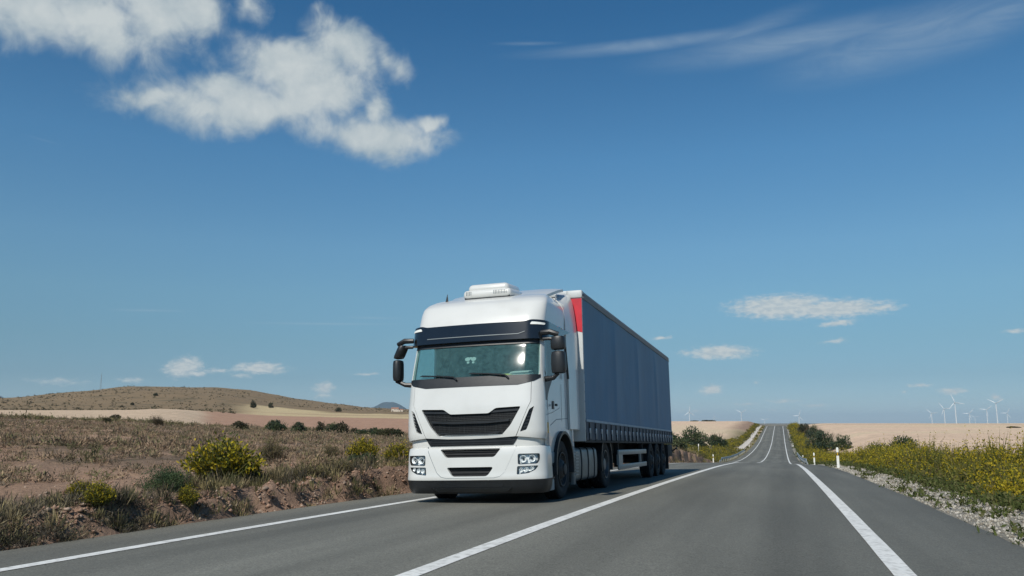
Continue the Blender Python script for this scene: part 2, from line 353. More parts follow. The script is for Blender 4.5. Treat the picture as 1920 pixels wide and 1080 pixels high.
np_ = N.new('ShaderNodeTexNoise'); np_.inputs['Scale'].default_value = .8; np_.inputs['Detail'].default_value = 6; Lk.new(mpp.outputs[0], np_.inputs['Vector'])
r1 = N.new('ShaderNodeValToRGB'); r1.color_ramp.elements[0].position = .25; r1.color_ramp.elements[0].color = (.058, .058, .049, 1); r1.color_ramp.elements[1].position = .75; r1.color_ramp.elements[1].color = (.238, .234, .196, 1)
Lk.new(na.outputs['Fac'], r1.inputs['Fac'])
def mrange(src, a0, a1, b0, b1):
    q = N.new('ShaderNodeMapRange'); q.inputs['From Min'].default_value = a0; q.inputs['From Max'].default_value = a1; q.inputs['To Min'].default_value = b0; q.inputs['To Max'].default_value = b1
    Lk.new(src, q.inputs['Value']); return q.outputs['Result']
def mth(op, a_, b_=None):
    q = N.new('ShaderNodeMath'); q.operation = op
    for i, t in enumerate((a_, b_)):
        if t is None: continue
        if isinstance(t, (int, float)): q.inputs[i].default_value = t
        else: Lk.new(t, q.inputs[i])
    return q.outputs[0]
# polished wheel tracks: two per lane, worn into the surface
def track(x0, w): 
    d = mth('DIVIDE', mth('SUBTRACT', sep.outputs['X'], x0), w)
    return mth('POWER', 2.718, mth('MULTIPLY', mth('MULTIPLY', d, d), -1.0))
ng = N.new('ShaderNodeTexNoise'); ng.inputs['Scale'].default_value = 16; ng.inputs['Detail'].default_value = 6; ng.inputs['Roughness'].default_value = .75; Lk.new(tc.outputs['Object'], ng.inputs['Vector'])
tr_ = mth('ADD', mth('ADD', track(-5.55, .42), track(-3.65, .42)), mth('ADD', track(-1.85, .42), track(.0, .42)))
fac = mth('MULTIPLY', mth('MULTIPLY', mth('MULTIPLY', mrange(ng.outputs['Fac'], .3, .7, .86, 1.14), mrange(nb.outputs['Fac'], .3, .7, .84, 1.16)), mrange(np_.outputs['Fac'], .35, .65, .86, 1.14)), mth('ADD', mth('MULTIPLY', tr_, -.15), 1.03))
vm = N.new('ShaderNodeVectorMath'); vm.operation = 'SCALE'; Lk.new(r1.outputs['Color'], vm.inputs[0]); Lk.new(fac, vm.inputs['Scale'])
Lk.new(vm.outputs[0], b.inputs['Base Color']); b.inputs['Roughness'].default_value = .82; b.inputs['Specular IOR Level'].default_value = .35
bp = N.new('ShaderNodeBump'); bp.inputs['Strength'].default_value = .35; bp.inputs['Distance'].default_value = .008
Lk.new(na.outputs['Fac'], bp.inputs['Height']); Lk.new(bp.outputs['Normal'], b.inputs['Normal'])
jag = np.stack([.05*fbm(ry*.9, ry*0, 91, 4), .06*fbm(ry*.9, ry*0+4, 93, 4)], 1)
road = strip('road', EL, ER, ry, 0, m_asph, skirt=.12, jag=jag)
tag(road, 'grey asphalt two lane road running over a dip to the far crest', 'road', kind='structure')
m_line = mat('road_paint', (.72, .72, .68), .7, var=.08, scale=3, dirt=((.30, .29, .26), .75, 14.), bump=.2, bscale=50)
for nm, x, w, lb in (('road_line', XL, .17, 'white edge line painted along the truck side of the road'), ('road_line', XC, .17, 'white solid centre line painted between the two lanes'), ('road_line', XR, .19, 'white edge line painted along the right lane beside the flowers')):
    o = strip(nm, x-w/2, x+w/2, ry, .005, m_line, nxs=3, jag=np.stack([.006*fbm(ry*3.3, ry*0+x, 95, 2), .006*fbm(ry*3.3, ry*0-x, 96, 2)], 1))
    tag(o, lb, 'road marking', 'painted road lines', 'structure')
# ---------------------------------------------------------------- distant mountains
def mountain(name, az, dist, w, h, label, seed):
    xs = np.linspace(-1, 1, 90); ys = np.linspace(-1, 1, 30); X, Y = np.meshgrid(xs, ys)
    prof = np.maximum(0, 1-np.abs(X)**1.1)*.65+.35*np.exp(-(X/.30)**2)
    Z = h*prof*(1-Y*Y)*(1+.16*fbm(X*7+seed, Y*4, seed, 4))
    cx, cy = dist*math.sin(R(az)), dist*math.cos(R(az)); c, s = math.cos(-R(az)), math.sin(-R(az))
    PX = X*w; PY = Y*w*.5
    V = np.stack([cx+PX*c-PY*s, cy+PX*s+PY*c, Z-10], -1).reshape(-1, 3)
    i = np.arange(90*30).reshape(30, 90); F = np.stack([i[:-1, :-1], i[:-1, 1:], i[1:, 1:], i[1:, :-1]], -1).reshape(-1, 4)
    o = np_mesh(name, V, F, None, m_mtn, smooth=True); return tag(o, label, 'mountain', kind='structure')
# concrete gutter down the left side of the far slope
yg = np.arange(205, 425, 3.); Xg = np.stack([np.full_like(yg, EL-2.5), np.full_like(yg, EL-1.9), np.full_like(yg, EL-1.3)], 1); Zg = ground(Xg, yg[:, None]+0*Xg)+np.array([.10, .05, .10])
ig = np.arange(len(yg)*3).reshape(-1, 3); m_gut = mat('concrete', (.62, .56, .48), .9, var=.12, scale=.6)
tag(np_mesh('gutter', np.stack([Xg, yg[:, None]+0*Xg, Zg], -1).reshape(-1, 3), np.stack([ig[:-1, :-1], ig[:-1, 1:], ig[1:, 1:], ig[1:, :-1]], -1).reshape(-1, 4), None, m_gut), 'pale concrete gutter along the left side of the far slope', 'gutter', kind='structure')
m_mtn = mat('wooded_rock', (.03, .05, .06), .95, var=.3, scale=.004)
mountain('mountain', -26.3, 9000, 800, 238, 'blue hazy mountain on the horizon beside the truck cab', 3)
mountain('mountain', -50.2, 9000, 900, 290, 'blue hazy mountain at the far left edge behind the scrub hill', 9)
# ---------------------------------------------------------------- shells: bodywork unrolled as (girth u, height v)
class Shell:
    """bodywork swept round a rounded-front plan; prof rows: v, z, lean back, half width"""
    def __init__(s, W, front, Rf, ang, rc, L, prof):
        s.W = W; s.L = L; s.prof = np.array(prof, float); s.rear = None
        th = 0; x = y = u = 0.; T = [(0, 0, 0)]; d = .004; rem = R(90-ang)
        ul = front; uc = ul+rc*rem
        # scale the bowed front so that the side comes out at W
        while y < L:
            k = R(ang)/ul if u < ul else (rem/(uc-ul) if u < uc else 0)
            th = min(th+k*d, math.pi/2); x += math.cos(th)*d; y += math.sin(th)*d; u += d; T.append((u, x, y))
        T = np.array(T); s.k = W/T[-1, 1]; s.T = T; s.us = uc; s.U = T[-1, 0]
        s.T[:, 1] *= s.k
    def out(s, u):
        a = abs(u); x = np.interp(a, s.T[:, 0], s.T[:, 1]); y = np.interp(a, s.T[:, 0], s.T[:, 2]); return math.copysign(x, u), y
    def P(s, u, v):
        p = s.prof; z = np.interp(v, p[:, 0], p[:, 1]); le = np.interp(v, p[:, 0], p[:, 2]); w = np.interp(v, p[:, 0], p[:, 3])
        x, y = s.out(u); yy = le+y*(1-le/s.L)
        if s.rear is not None:
            t = min(1, max(0, (yy-.34)/.42)); t = t*t*(3-2*t); w += (np.interp(v, s.rear[:, 0], s.rear[:, 1])-w)*t
        return Vector((x*w/s.W, yy, z))
    def pt(s, u, v, off=0.):
        if not off: return s.P(u, v)
        e = .012; du = s.P(u+e, v)-s.P(u-e, v); dv = s.P(u, v+e)-s.P(u, v-e)
        n = du.cross(dv); n.normalize(); return s.P(u, v)+n*off
    def F(s, x, v):                       # from x seen from the front
        w = np.interp(v, s.prof[:, 0], s.prof[:, 3]); a = min(abs(x)*s.W/w, s.W*.9995)
        return (math.copysign(np.interp(a, s.T[:, 1], s.T[:, 0]), x), v)
    def S(s, y, v, sg=1):                 # from y seen from the side
        le = np.interp(v, s.prof[:, 0], s.prof[:, 2]); yo = (y-le)/(1-le/s.L)
        return (sg*np.interp(yo, s.T[:, 2], s.T[:, 0]), v)
def inside(p, poly):
    x, y = p; c = False; n = len(poly); j = n-1
    for i in range(n):
        xi, yi = poly[i]; xj, yj = poly[j]
        if (yi > y) != (yj > y) and x < (xj-xi)*(y-yi)/(yj-yi)+xi: c = not c
        j = i
    return c
def resample(poly, st):
    o = []
    for i in range(len(poly)):
        a = poly[i]; b_ = poly[(i+1) % len(poly)]; d = math.hypot(b_[0]-a[0], b_[1]-a[1]); n = max(1, int(math.ceil(d/st)))
        for k in range(n): o.append((a[0]+(b_[0]-a[0])*k/n, a[1]+(b_[1]-a[1])*k/n))
    return o
def rounded(poly, r, n=4):
    o = []; m = len(poly)
    for i in range(m):
        p = np.array(poly[i]); a = np.array(poly[i-1])-p; b_ = np.array(poly[(i+1) % m])-p
        la, lb = np.linalg.norm(a), np.linalg.norm(b_); q = min(r, la*.45, lb*.45)
        A = p+a/la*q; B = p+b_/lb*q
        for k in range(n+1):
            t = k/n; o.append(tuple((1-t)**2*A+2*t*(1-t)*p+t*t*B))
    return o
def patch(mb, sh, outer, holes=(), off=0., thick=.02, st=.06, mi=0, rim=None, flat=False):
    """a panel on a shell: outline and holes in (u,v), edges turned in by `thick`"""
    loops = [resample(outer, st)]+[resample(h, st) for h in holes]
    vs = []; es = []
    for lp in loops:
        k = len(vs); n = len(lp); vs += lp; es += [(k+i, k+(i+1) % n) for i in range(n)]
    us = [p[0] for p in outer]; vv = [p[1] for p in outer]
    for gu in np.arange(min(us)+st/2, max(us), st):
        for gv in np.arange(min(vv)+st/2, max(vv), st):
            if inside((gu, gv), loops[0]) and not any(inside((gu, gv), h) for h in loops[1:]):
                if min(math.hypot(gu-q[0], gv-q[1]) for lp in loops for q in lp) > st*.35: vs.append((gu, gv))
    co, ed, fa, _, _, _ = delaunay_2d_cdt([Vector(p) for p in vs], es, [], 0, 1e-6)
    keep = []
    for f in fa:
        c = (sum(co[i].x for i in f)/len(f), sum(co[i].y for i in f)/len(f))
        if inside(c, loops[0]) and not any(inside(c, h) for h in loops[1:]):
            a = [co[i] for i in f]
            if sum(a[i].x*a[(i+1) % len(a)].y-a[(i+1) % len(a)].x*a[i].y for i in range(len(a))) < 0: f = f[::-1]
            keep.append(list(f))
    top = [sh.pt(c.x, c.y, off) for c in co]
    mb.add(top, keep, mi, not flat)
    if thick:
        cnt = {}
        for f in keep:
            for i in range(len(f)):
                e = (f[i], f[(i+1) % len(f)]); cnt[e] = 1
        bd = [e for e in cnt if (e[1], e[0]) not in cnt]
        ids = sorted({i for e in bd for i in e}); mp = {i: k for k, i in enumerate(ids)}; n = len(ids)
        vs2 = [top[i] for i in ids]+[sh.pt(co[i].x, co[i].y, off-thick) for i in ids]
        mb.add(vs2, [[mp[a], mp[a]+n, mp[b_]+n, mp[b_]] for a, b_ in bd], mi if rim is None else rim, False)
    return mb
def mirror(poly): return [(-u, v) for u, v in poly][::-1]
# ---------------------------------------------------------------- truck materials
M_white = mat('white_paint', (.625, .632, .605), .28, var=.025, scale=1.5, coat=.6, dirt=((.45, .44, .40), .22, 2.2))
M_black = mat('black_plastic', (.013, .015, .017), .42, var=.2, scale=9, bump=.08, bscale=200)
M_grille = mat('grille_black', (.007, .008, .009), .6, var=.2, scale=9)
M_gloss = mat('black_gloss', (.010, .013, .016), .12, var=.1, scale=4, coat=.5)
M_grey = mat('grey_trim', (.16, .19, .20), .5, var=.1, scale=5)
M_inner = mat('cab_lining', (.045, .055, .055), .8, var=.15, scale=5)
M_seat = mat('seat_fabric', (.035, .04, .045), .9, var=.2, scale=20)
M_chrome = mat('reflector', (.75, .77, .78), .12, metal=1, var=.04, scale=8)
M_lamp = mat('lamp_facets', (.86, .88, .87), .28, metal=.22, var=.12, scale=38, bump=.6, bscale=40)
M_lens = tinted_glass('lamp_lens', (.95, .97, .98), .02, 1.0)
M_glass = tinted_glass('windscreen_glass', (.66, .82, .79), .05, .62)
M_side = tinted_glass('side_glass', (.55, .72, .74), .02, .93)
M_tyre = mat('tyre_rubber', (.014, .014, .015), .85, var=.25, scale=14, bump=.3, bscale=60, dirt=((.04, .035, .03), .4, 5))
M_rim = mat('rim_steel', (.035, .036, .038), .6, metal=.2, var=.2, scale=10, dirt=((.10, .085, .07), .6, 6))
M_hubl = mat('worn_rim', (.13, .135, .14), .45, metal=.5, var=.2, scale=10)
M_frame = mat('chassis_black', (.012, .012, .013), .7, var=.3, scale=8)
M_tank = mat('dull_aluminium', (.19, .205, .205), .45, metal=.4, var=.14, scale=7, dirt=((.10, .09, .08), .6, 4))
M_step = mat('step_plastic', (.26, .31, .33), .5, var=.08, scale=5)
M_orange = mat('amber_lens', (.75, .42, .03), .3, var=.15, scale=20)
M_silver = mat('silver_frame', (.28, .30, .30), .4, metal=.3, var=.1, scale=8)
M_red = mat('red_patch', (.50, .015, .03), .5, var=.15, scale=4)
M_curt = mat('navy_curtain', (.055, .165, .285), .55, var=.07, scale=1.2, bump=.12, bscale=9, dirt=((.10, .14, .18), .25, 1.6), spec=.35)
M_skirt = mat('navy_skirt', (.035, .05, .078), .6, var=.15, scale=3, dirt=((.12, .12, .12), .5, 3))
M_web = mat('grey_webbing', (.36, .43, .48), .7, var=.15, scale=6)
M_buck = mat('buckle_steel', (.35, .38, .42), .35, metal=.7, var=.2, scale=20)
M_rail = mat('grey_rail', (.11, .12, .13), .5, metal=.3, var=.15, scale=5)
M_twhite = mat('trailer_white', (.52, .54, .53), .5, var=.06, scale=3, dirt=((.30, .29, .26), .45, 3))
M_paper = mat('paper', (.74, .76, .72), .8, var=.05, scale=20)
M_yel = mat('yellow_card', (.72, .62, .12), .7, var=.1, scale=15)
M_marks = mat('pale_marks', (.50, .56, .54), .6, var=.05, scale=30)
# ---------------------------------------------------------------- tractor
OX, OY = -4.95, 13.1
def zlane(Y, X): return float(road_surf(np.array(X), Y))
slope = math.atan((zlane(19., OX)-zlane(14.6, OX))/4.4)
truck = empty('semi_truck', (OX, OY, zlane(14.6, OX)-1.5*math.tan(slope)), (slope, R(-1.75), 0))
tag(truck, 'white high roof semi truck tractor driving towards the viewer', 'truck')
CAB = Shell(1.25, .95, 1, 8, .30, 2.28, [
    (1.02, 1.02, .02, 1.245), (1.12, 1.12, .0, 1.262), (1.35, 1.35, .0, 1.262), (1.58, 1.58, .01, 1.258), (1.95, 1.95, .07, 1.248), (2.1, 2.1, .10, 1.24),
    (2.24, 2.24, .143, 1.236), (2.38, 2.38, .190, 1.232), (2.52, 2.52, .240, 1.228), (2.66, 2.66, .293, 1.225), (2.78, 2.78, .322, 1.22), (3.05, 3.05, .385, 1.205), (3.20, 3.20, .45, 1.185), (3.35, 3.335, .53, 1.145), (3.50, 3.45, .63, 1.09),
    (3.65, 3.54, .78, 1.03), (3.82, 3.625, 1.0, .97), (4.02, 3.69, 1.26, .90), (4.22, 3.725, 1.55, .80), (4.5, 3.74, 1.95, .45), (4.72, 3.745, 2.15, .02)])
F, S, U = CAB.F, CAB.S, CAB.U
# openings and separate panels, right-hand half first
arch = [S(1.56+.66*math.cos(a), .52+.66*math.sin(a)) for a in np.linspace(math.asin(.30/.66), math.pi-math.asin(.30/.66), 16)]
side_low = [(U, .82)]+arch+[S(.50, .82), S(.46, 1.02)]
half = [(U, 4.70)]+[(U, .82)][:0]
CABX = Shell(1.25, .95, 1, 8, .30, 2.28, [(.80, .80, .0, 1.235)]+CAB.prof.tolist())
CAB = CABX; F, S, U = CAB.F, CAB.S, CAB.U
# behind the rounded front the flanks stay upright to just under the roof
REARW = [(3.05, 1.205), (3.20, 1.206), (3.35, 1.206), (3.50, 1.198), (3.65, 1.165), (3.82, 1.10), (4.02, 1.03), (4.22, .92), (4.5, .55), (4.72, .02)]
CAB.rear = np.array(REARW)
outer = [(U, 4.70), (-U, 4.70)]+mirror(side_low)+[F(-.80, 1.09), F(-.5, 1.065), (0, 1.06), F(.5, 1.065), F(.80, 1.09)]+side_low[::-1]
outer = [(-U, 4.70)]+[(-u, v) for u, v in side_low]+[F(-.80, 1.085), F(-.5, 1.06), (0, 1.055), F(.5, 1.06), F(.80, 1.085)]+side_low[::-1]+[(U, 4.70)]
door_r = rounded([S(.36, 1.42), S(1.0, 1.50), S(1.50, 1.60), S(1.50, 2.90), S(1.30, 2.96), S(.52, 2.96), S(.36, 2.2)], .07)
win_r = rounded([S(.44, 2.10), S(1.32, 2.10), S(1.36, 2.78), S(1.24, 2.87), S(.60, 2.87)], .06)
ws = rounded([F(-1.185, 2.08), F(1.185, 2.08), F(1.165, 2.70), F(-1.165, 2.70)], .09)
gr = rounded([F(-.56, 1.10), F(.56, 1.10), F(.72, 1.27), F(.90, 1.575), F(.47, 1.56), F(.345, 1.475), F(-.345, 1.475), F(-.47, 1.56), F(-.90, 1.575), F(-.72, 1.27)], .035)
slot_r = rounded([F(1.115, 1.575), F(1.04, 1.525), F(.97, 1.37), F(.875, 1.155), F(.985, 1.185), F(1.035, 1.30), F(1.075, 1.44)], .02)
hood = [F(-.835, 1.125), F(0, 1.10), F(.835, 1.125), F(.93, 1.37), F(1.03, 1.60), F(1.07, 1.70), F(1.07, 2.03), F(-1.07, 2.03), F(-1.07, 1.70), F(-1.03, 1.60), F(-.93, 1.37)]
hood = [F(-.80, 1.085), F(-.4, 1.062), (0, 1.055)]+hood[2:3][:0]+[F(.4, 1.062), F(.80, 1.085), F(.93, 1.37), F(1.005, 1.54), F(1.06, 1.66), F(1.06, 2.025), F(-1.06, 2.025), F(-1.06, 1.66), F(-1.005, 1.54), F(-.93, 1.37)]
def grow(poly, g):
    c = np.mean(poly, 0); o = []
    for p in poly:
        d = np.array(p)-c; l = np.linalg.norm(d); o.append(tuple(c+d*(1+g/l)))
    return o
# body: everything that is not a separate panel
notch = [F(-.806, 1.07), F(-.937, 1.37), F(-1.012, 1.54), F(-1.067, 1.66), F(-1.067, 2.032), F(1.067, 2.032), F(1.067, 1.66), F(1.012, 1.54), F(.937, 1.37), F(.806, 1.07)]
body_outer = [(-U, 4.70)]+[(-u, v) for u, v in side_low]+[F(-.812, 1.085)]+notch[1:-1]+[F(.812, 1.085)]+side_low[::-1]+[(U, 4.70)]
mb = MB()
patch(mb, CAB, body_outer, [ws, grow(door_r, .008), mirror(grow(door_r, .008)), slot_r, mirror(slot_r)], thick=.045, st=.055)
cab_body = mb.build('cab_body', M_white, truck)
mb = MB(); patch(mb, CAB, hood, [gr], thick=.05, st=.055); mb.build('front_panel', M_white, truck)
# lining and rear wall so that one looks into a dark cab, not through it
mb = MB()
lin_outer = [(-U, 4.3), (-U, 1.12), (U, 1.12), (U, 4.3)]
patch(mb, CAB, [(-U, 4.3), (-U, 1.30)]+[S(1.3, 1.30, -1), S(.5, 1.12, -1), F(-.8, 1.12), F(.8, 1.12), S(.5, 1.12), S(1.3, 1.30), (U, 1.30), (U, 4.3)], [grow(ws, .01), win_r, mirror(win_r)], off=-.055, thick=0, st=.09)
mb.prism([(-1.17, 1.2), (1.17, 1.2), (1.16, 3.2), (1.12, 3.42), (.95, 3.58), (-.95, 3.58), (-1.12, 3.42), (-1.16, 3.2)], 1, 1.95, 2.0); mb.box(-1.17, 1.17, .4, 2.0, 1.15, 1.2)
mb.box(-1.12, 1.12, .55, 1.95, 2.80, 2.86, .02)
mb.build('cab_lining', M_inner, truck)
rw_ = [(1.235, .9), (1.235, 2.1), (1.195, 3.1), (1.185, 3.4), (1.14, 3.53), (1.06, 3.62), (.88, 3.70)]
mb = MB(); mb.prism(rw_+[(-x, z) for x, z in rw_[::-1]], 1, 2.24, 2.30); mb.build('rear_wall', M_white, truck)
for sg, nm in ((1, 'r'), (-1, 'l')):
    d = door_r if sg > 0 else mirror(door_r); w = win_r if sg > 0 else mirror(win_r)
    mb = MB(); patch(mb, CAB, d, [w], thick=.04, st=.07); dr = mb.build('door', M_white, truck)
    mb = MB(); patch(mb, CAB, grow(w, .004), off=-.014, thick=.006, st=.09); mb.build('side_window', M_side, dr)
    q = [S(.40, 1.68), S(.58, 1.68), S(.80, 1.90), S(1.02, 2.075), S(.40, 2.075)]
    mb = MB(); patch(mb, CAB, q if sg > 0 else mirror(q), off=.004, thick=.01, st=.07); mb.build('door_trim', M_black, dr)
    q = rounded([S(.95, 1.55), S(1.06, 1.55), S(1.06, 1.69), S(.95, 1.69)], .02)
    mb = MB(); patch(mb, CAB, q if sg > 0 else mirror(q), off=.012, thick=.03, st=.05)
    mb.box(sg*1.262-.02, sg*1.262+.02, .97, 1.04, 1.60, 1.64, .008); mb.build('door_handle', M_black, dr)
    # dark grab rail behind the door and crease lines along the flank
    mb = MB(); mb.tube([(sg*1.262, 1.72, 2.86), (sg*1.272, 1.78, 2.6), (sg*1.272, 1.90, 2.14)], .022, 8); mb.build('grab_rail', M_black, truck)
    for pl in ([S(1.58, 1.35), S(1.60, 2.02), S(1.612, 2.02), S(1.592, 1.35)], [S(.80, 1.27), S(1.2, 1.38), S(2.0, 1.42), S(2.0, 1.408), S(1.2, 1.366), S(.80, 1.258)],
               [S(.38, 3.06), S(2.1, 3.02), S(2.1, 3.008), S(.38, 3.048)]):
        mb = MB(); patch(mb, CAB, pl if sg > 0 else mirror(pl), off=.0025, thick=.004, st=.09); mb.build('panel_seam', M_grey, cab_body)
    # side slot grille
    sl = slot_r if sg > 0 else mirror(slot_r)
    mb = MB(); patch(mb, CAB, grow(sl, .01), off=-.04, thick=.0, st=.06)
    for k in range(6):
        v = 1.22+k*.055; x0 = .87+(v-1.155)*.47; q = [F(x0+.02, v), F(x0+.14, v+.012), F(x0+.14, v+.028), F(x0+.02, v+.016)]
        patch(mb, CAB, q if sg > 0 else mirror(q), off=-.012, thick=.02, st=.06)
    mb.build('corner_vent', M_black, truck)
    # amber marker behind the front corner
    q = rounded([S(.47, 1.13), S(.56, 1.13), S(.56, 1.31), S(.47, 1.31)], .02)
    mb = MB(); patch(mb, CAB, q if sg > 0 else mirror(q), off=.012, thick=.02, st=.05); mb.build('side_marker', M_orange, truck)
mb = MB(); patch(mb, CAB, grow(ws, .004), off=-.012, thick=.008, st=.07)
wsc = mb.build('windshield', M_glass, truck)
# black band at the top edge of the glass and small pale oval marks inside it
mb = MB(); patch(mb, CAB, [F(-1.15, 2.655), F(1.15, 2.655), F(1.15, 2.715), F(-1.15, 2.715)], off=.006, thick=.01, st=.07); mb.build('glass_band', M_black, wsc)
mb = MB()
for x, v, rx, rz in ((-.10, 2.435, .05, .035), (.01, 2.435, .05, .035), (-.045, 2.45, .03, .02), (-.085, 2.375, .025, .02), (.01, 2.375, .025, .02)):
    patch(mb, CAB, [F(x+rx*math.cos(a), v+rz*math.sin(a)) for a in np.linspace(0, 2*math.pi, 14)[:-1]], off=-.03, thick=0, st=.05)
mb.build('windshield_marks', M_marks, wsc)
# cowl below the glass
cowl = [F(-.84, 1.935), F(.84, 1.935), F(1.10, 1.99), F(1.19, 2.055), F(1.19, 2.105), F(-1.19, 2.105), F(-1.19, 2.055), F(-1.10, 1.99)]
mb = MB(); patch(mb, CAB, cowl, off=.006, thick=.012, st=.07); mb.build('cowl', M_black, truck)
for x0, x1 in ((-.95, -.30), (-.02, .62)):
    mb = MB(); p = lambda x, v, o: CAB.pt(*F(x, v), o)
    mb.tube([p(x1+.06, 2.05, .03), p(x1, 2.10, .04), p((x0+x1)/2, 2.135, .035), p(x0, 2.15, .03)], [.016, .014, .012, .008], 6)
    mb.tube([p(x0+.02, 2.165, .015), p(x1-.08, 2.125, .015)], .009, 6); mb.build('wiper', M_black, truck)
# sun visor: a smoked band standing off the roof front
vis = rounded([F(-1.20, 2.715), F(1.20, 2.715), F(1.212, 3.04), F(1.0, 3.05), F(.90, 3.03), F(-.90, 3.03), F(-1.0, 3.05), F(-1.212, 3.04)], .035)
vis = [(u, v) for u, v in vis]
mb = MB(); patch(mb, CAB, vis, off=.075, thick=.075, st=.055)
visor = mb.build('sun_visor', M_gloss, truck)
for sg in (1, -1):
    q = rounded([F(sg*.99, 2.965), F(sg*1.165, 2.965), F(sg*1.17, 3.0), F(sg*1.01, 3.012)], .015)
    if sg < 0: q = q[::-1]
    mb = MB(); patch(mb, CAB, q, off=.085, thick=.012, st=.04); mb.build('marker_lamp', M_paper, visor)
mb = MB(); patch(mb, CAB, [F(-.88, 2.80), F(.80, 2.80), F(.92, 2.84), F(.92, 2.85), F(.80, 2.812), F(-.88, 2.812)], off=.083, thick=.01, st=.06); mb.build('visor_ridge', M_grey, visor)
# main grille
mb = MB(); patch(mb, CAB, grow(gr, .02), off=-.055, thick=0, st=.07)
g_ = mb.build('grille', M_grille, truck)
for v, t, o in ((1.505, .035, -.02), (1.335, .03, .0), (1.15, .025, -.02)):
    hw = .50+max(0, (v-1.1))*.66 if v < 1.3 else .66+(v-1.27)*.5
    hw = min(hw, .86) if v < 1.45 else .86
    mb = MB(); patch(mb, CAB, [F(-hw, v), F(-.3, v-.025), F(.3, v-.025), F(hw, v), F(hw, v+t), F(.3, v+t-.025), F(-.3, v+t-.025), F(-hw, v+t)], off=o, thick=.05, st=.07)
    mb.build('grille_bar', M_black, g_)
mb = MB()
for i in range(60):                        # fine honeycomb behind the bars
    x = -.80+i*.027
    v0 = 1.12+max(0, abs(x)-.52)*.62; v1 = 1.49 if abs(x) < .37 else 1.545
    if v1-v0 > .03: patch(mb, CAB, [F(x, v0), F(x+.008, v0), F(x+.008, v1), F(x, v1)], off=-.042, thick=.01, st=.12)
for i in range(14):
    v = 1.135+i*.029; hw = min(.84, .54+(v-1.1)*.75)
    patch(mb, CAB, [F(-hw, v), F(hw, v), F(hw, v+.008), F(-hw, v+.008)], off=-.041, thick=.01, st=.12)
mb.build('grille_mesh', M_grille, g_)
# ---- bumper
BMP = Shell(1.255, .90, 1, 13, .27, .62, [(.16, .16, .10, 1.19), (.24, .24, .03, 1.24), (.36, .36, .0, 1.255), (.40, .40, -.025, 1.262), (.50, .50, -.01, 1.258), (.80, .80, .0, 1.25), (.90, .90, .015, 1.24), (.945, .945, .05, 1.21), (.97, .952, .14, 1.12)])
BF, BS = BMP.F, BMP.S; BU = BMP.U
def lampR():
    up = rounded([BF(.825, .625), BF(1.14, .635), BF(1.175, .70), BF(1.175, .80), BF(.825, .80)], .03)
    lo = rounded([BF(.805, .465), BF(1.0, .485), BF(1.11, .54), BF(1.155, .605), BF(.815, .60)], .02)
    return up, lo
up, lo = lampR()
op1 = rounded([BF(-.43, .755), BF(.43, .755), BF(.545, .895), BF(-.545, .895)], .035)
op2 = rounded([BF(-.31, .445), BF(.31, .445), BF(.42, .595), BF(-.42, .595)], .045)
bo = [(-BU, .968), (-BU, .392), BF(-.9, .385), BF(-.6, .378), BF(.6, .378), BF(.9, .385), (BU, .392), (BU, .968), BF(.85, .965), BF(.80, .942), BF(-.80, .942), BF(-.85, .965)]
bo = [(-BU, .968), (-BU, .392), BF(-.9, .385), BF(.9, .385), (BU, .392), (BU, .968)]
mb = MB(); patch(mb, BMP, bo, [up, lo, mirror(up), mirror(lo), op1, op2], thick=.06, st=.05)
bum = mb.build('bumper', M_white, truck)
mb = MB()
sm_ = [BF(-.795, .94), BF(-.70, .70), BF(-.60, .50), BF(-.52, .435), BF(-.42, .415), BF(.42, .415), BF(.52, .435), BF(.60, .50), BF(.70, .70), BF(.795, .94)]
for a_, b2 in zip(sm_[:-1], sm_[1:]):
    patch(mb, BMP, [a_, b2, (b2[0]+.004, b2[1]+.007), (a_[0]+.004, a_[1]+.007)], off=.0025, thick=.004, st=.1)
mb.build('bumper_seam', M_grey, bum)
mb = MB(); patch(mb, BMP, [(-BU, .385), (-BU, .165), BF(-.6, .165), BF(.6, .165), (BU, .165), (BU, .385)], off=.004, thick=.05, st=.06)
lip = mb.build('bumper_lip', M_black, truck)
mb = MB(); patch(mb, BMP, [BF(-.62, .20), BF(.62, .20), BF(.72, .265), BF(-.72, .265)], off=.012, thick=.02, st=.08); patch(mb, BMP, [BF(-.55, .275), BF(.55, .275), BF(.60, .34), BF(-.60, .34)], off=.008, thick=.012, st=.08); mb.build('lip_plate', M_gloss, lip)
for nm, q in (('intake', op1), ('intake', op2)):
    mb = MB(); patch(mb, BMP, grow(q, .02), off=-.075, thick=0, st=.08)
    v0 = min(p[1] for p in q); v1 = max(p[1] for p in q); 
    for k in range(2):
        v = v0+(v1-v0)*(.35+.35*k); hw = .36 if v < .7 else .48
        patch(mb, BMP, [BF(-hw, v), BF(hw, v), BF(hw, v+.012), BF(-hw, v+.012)], off=-.05, thick=.02, st=.1)
    mb.build(nm, M_frame, bum)
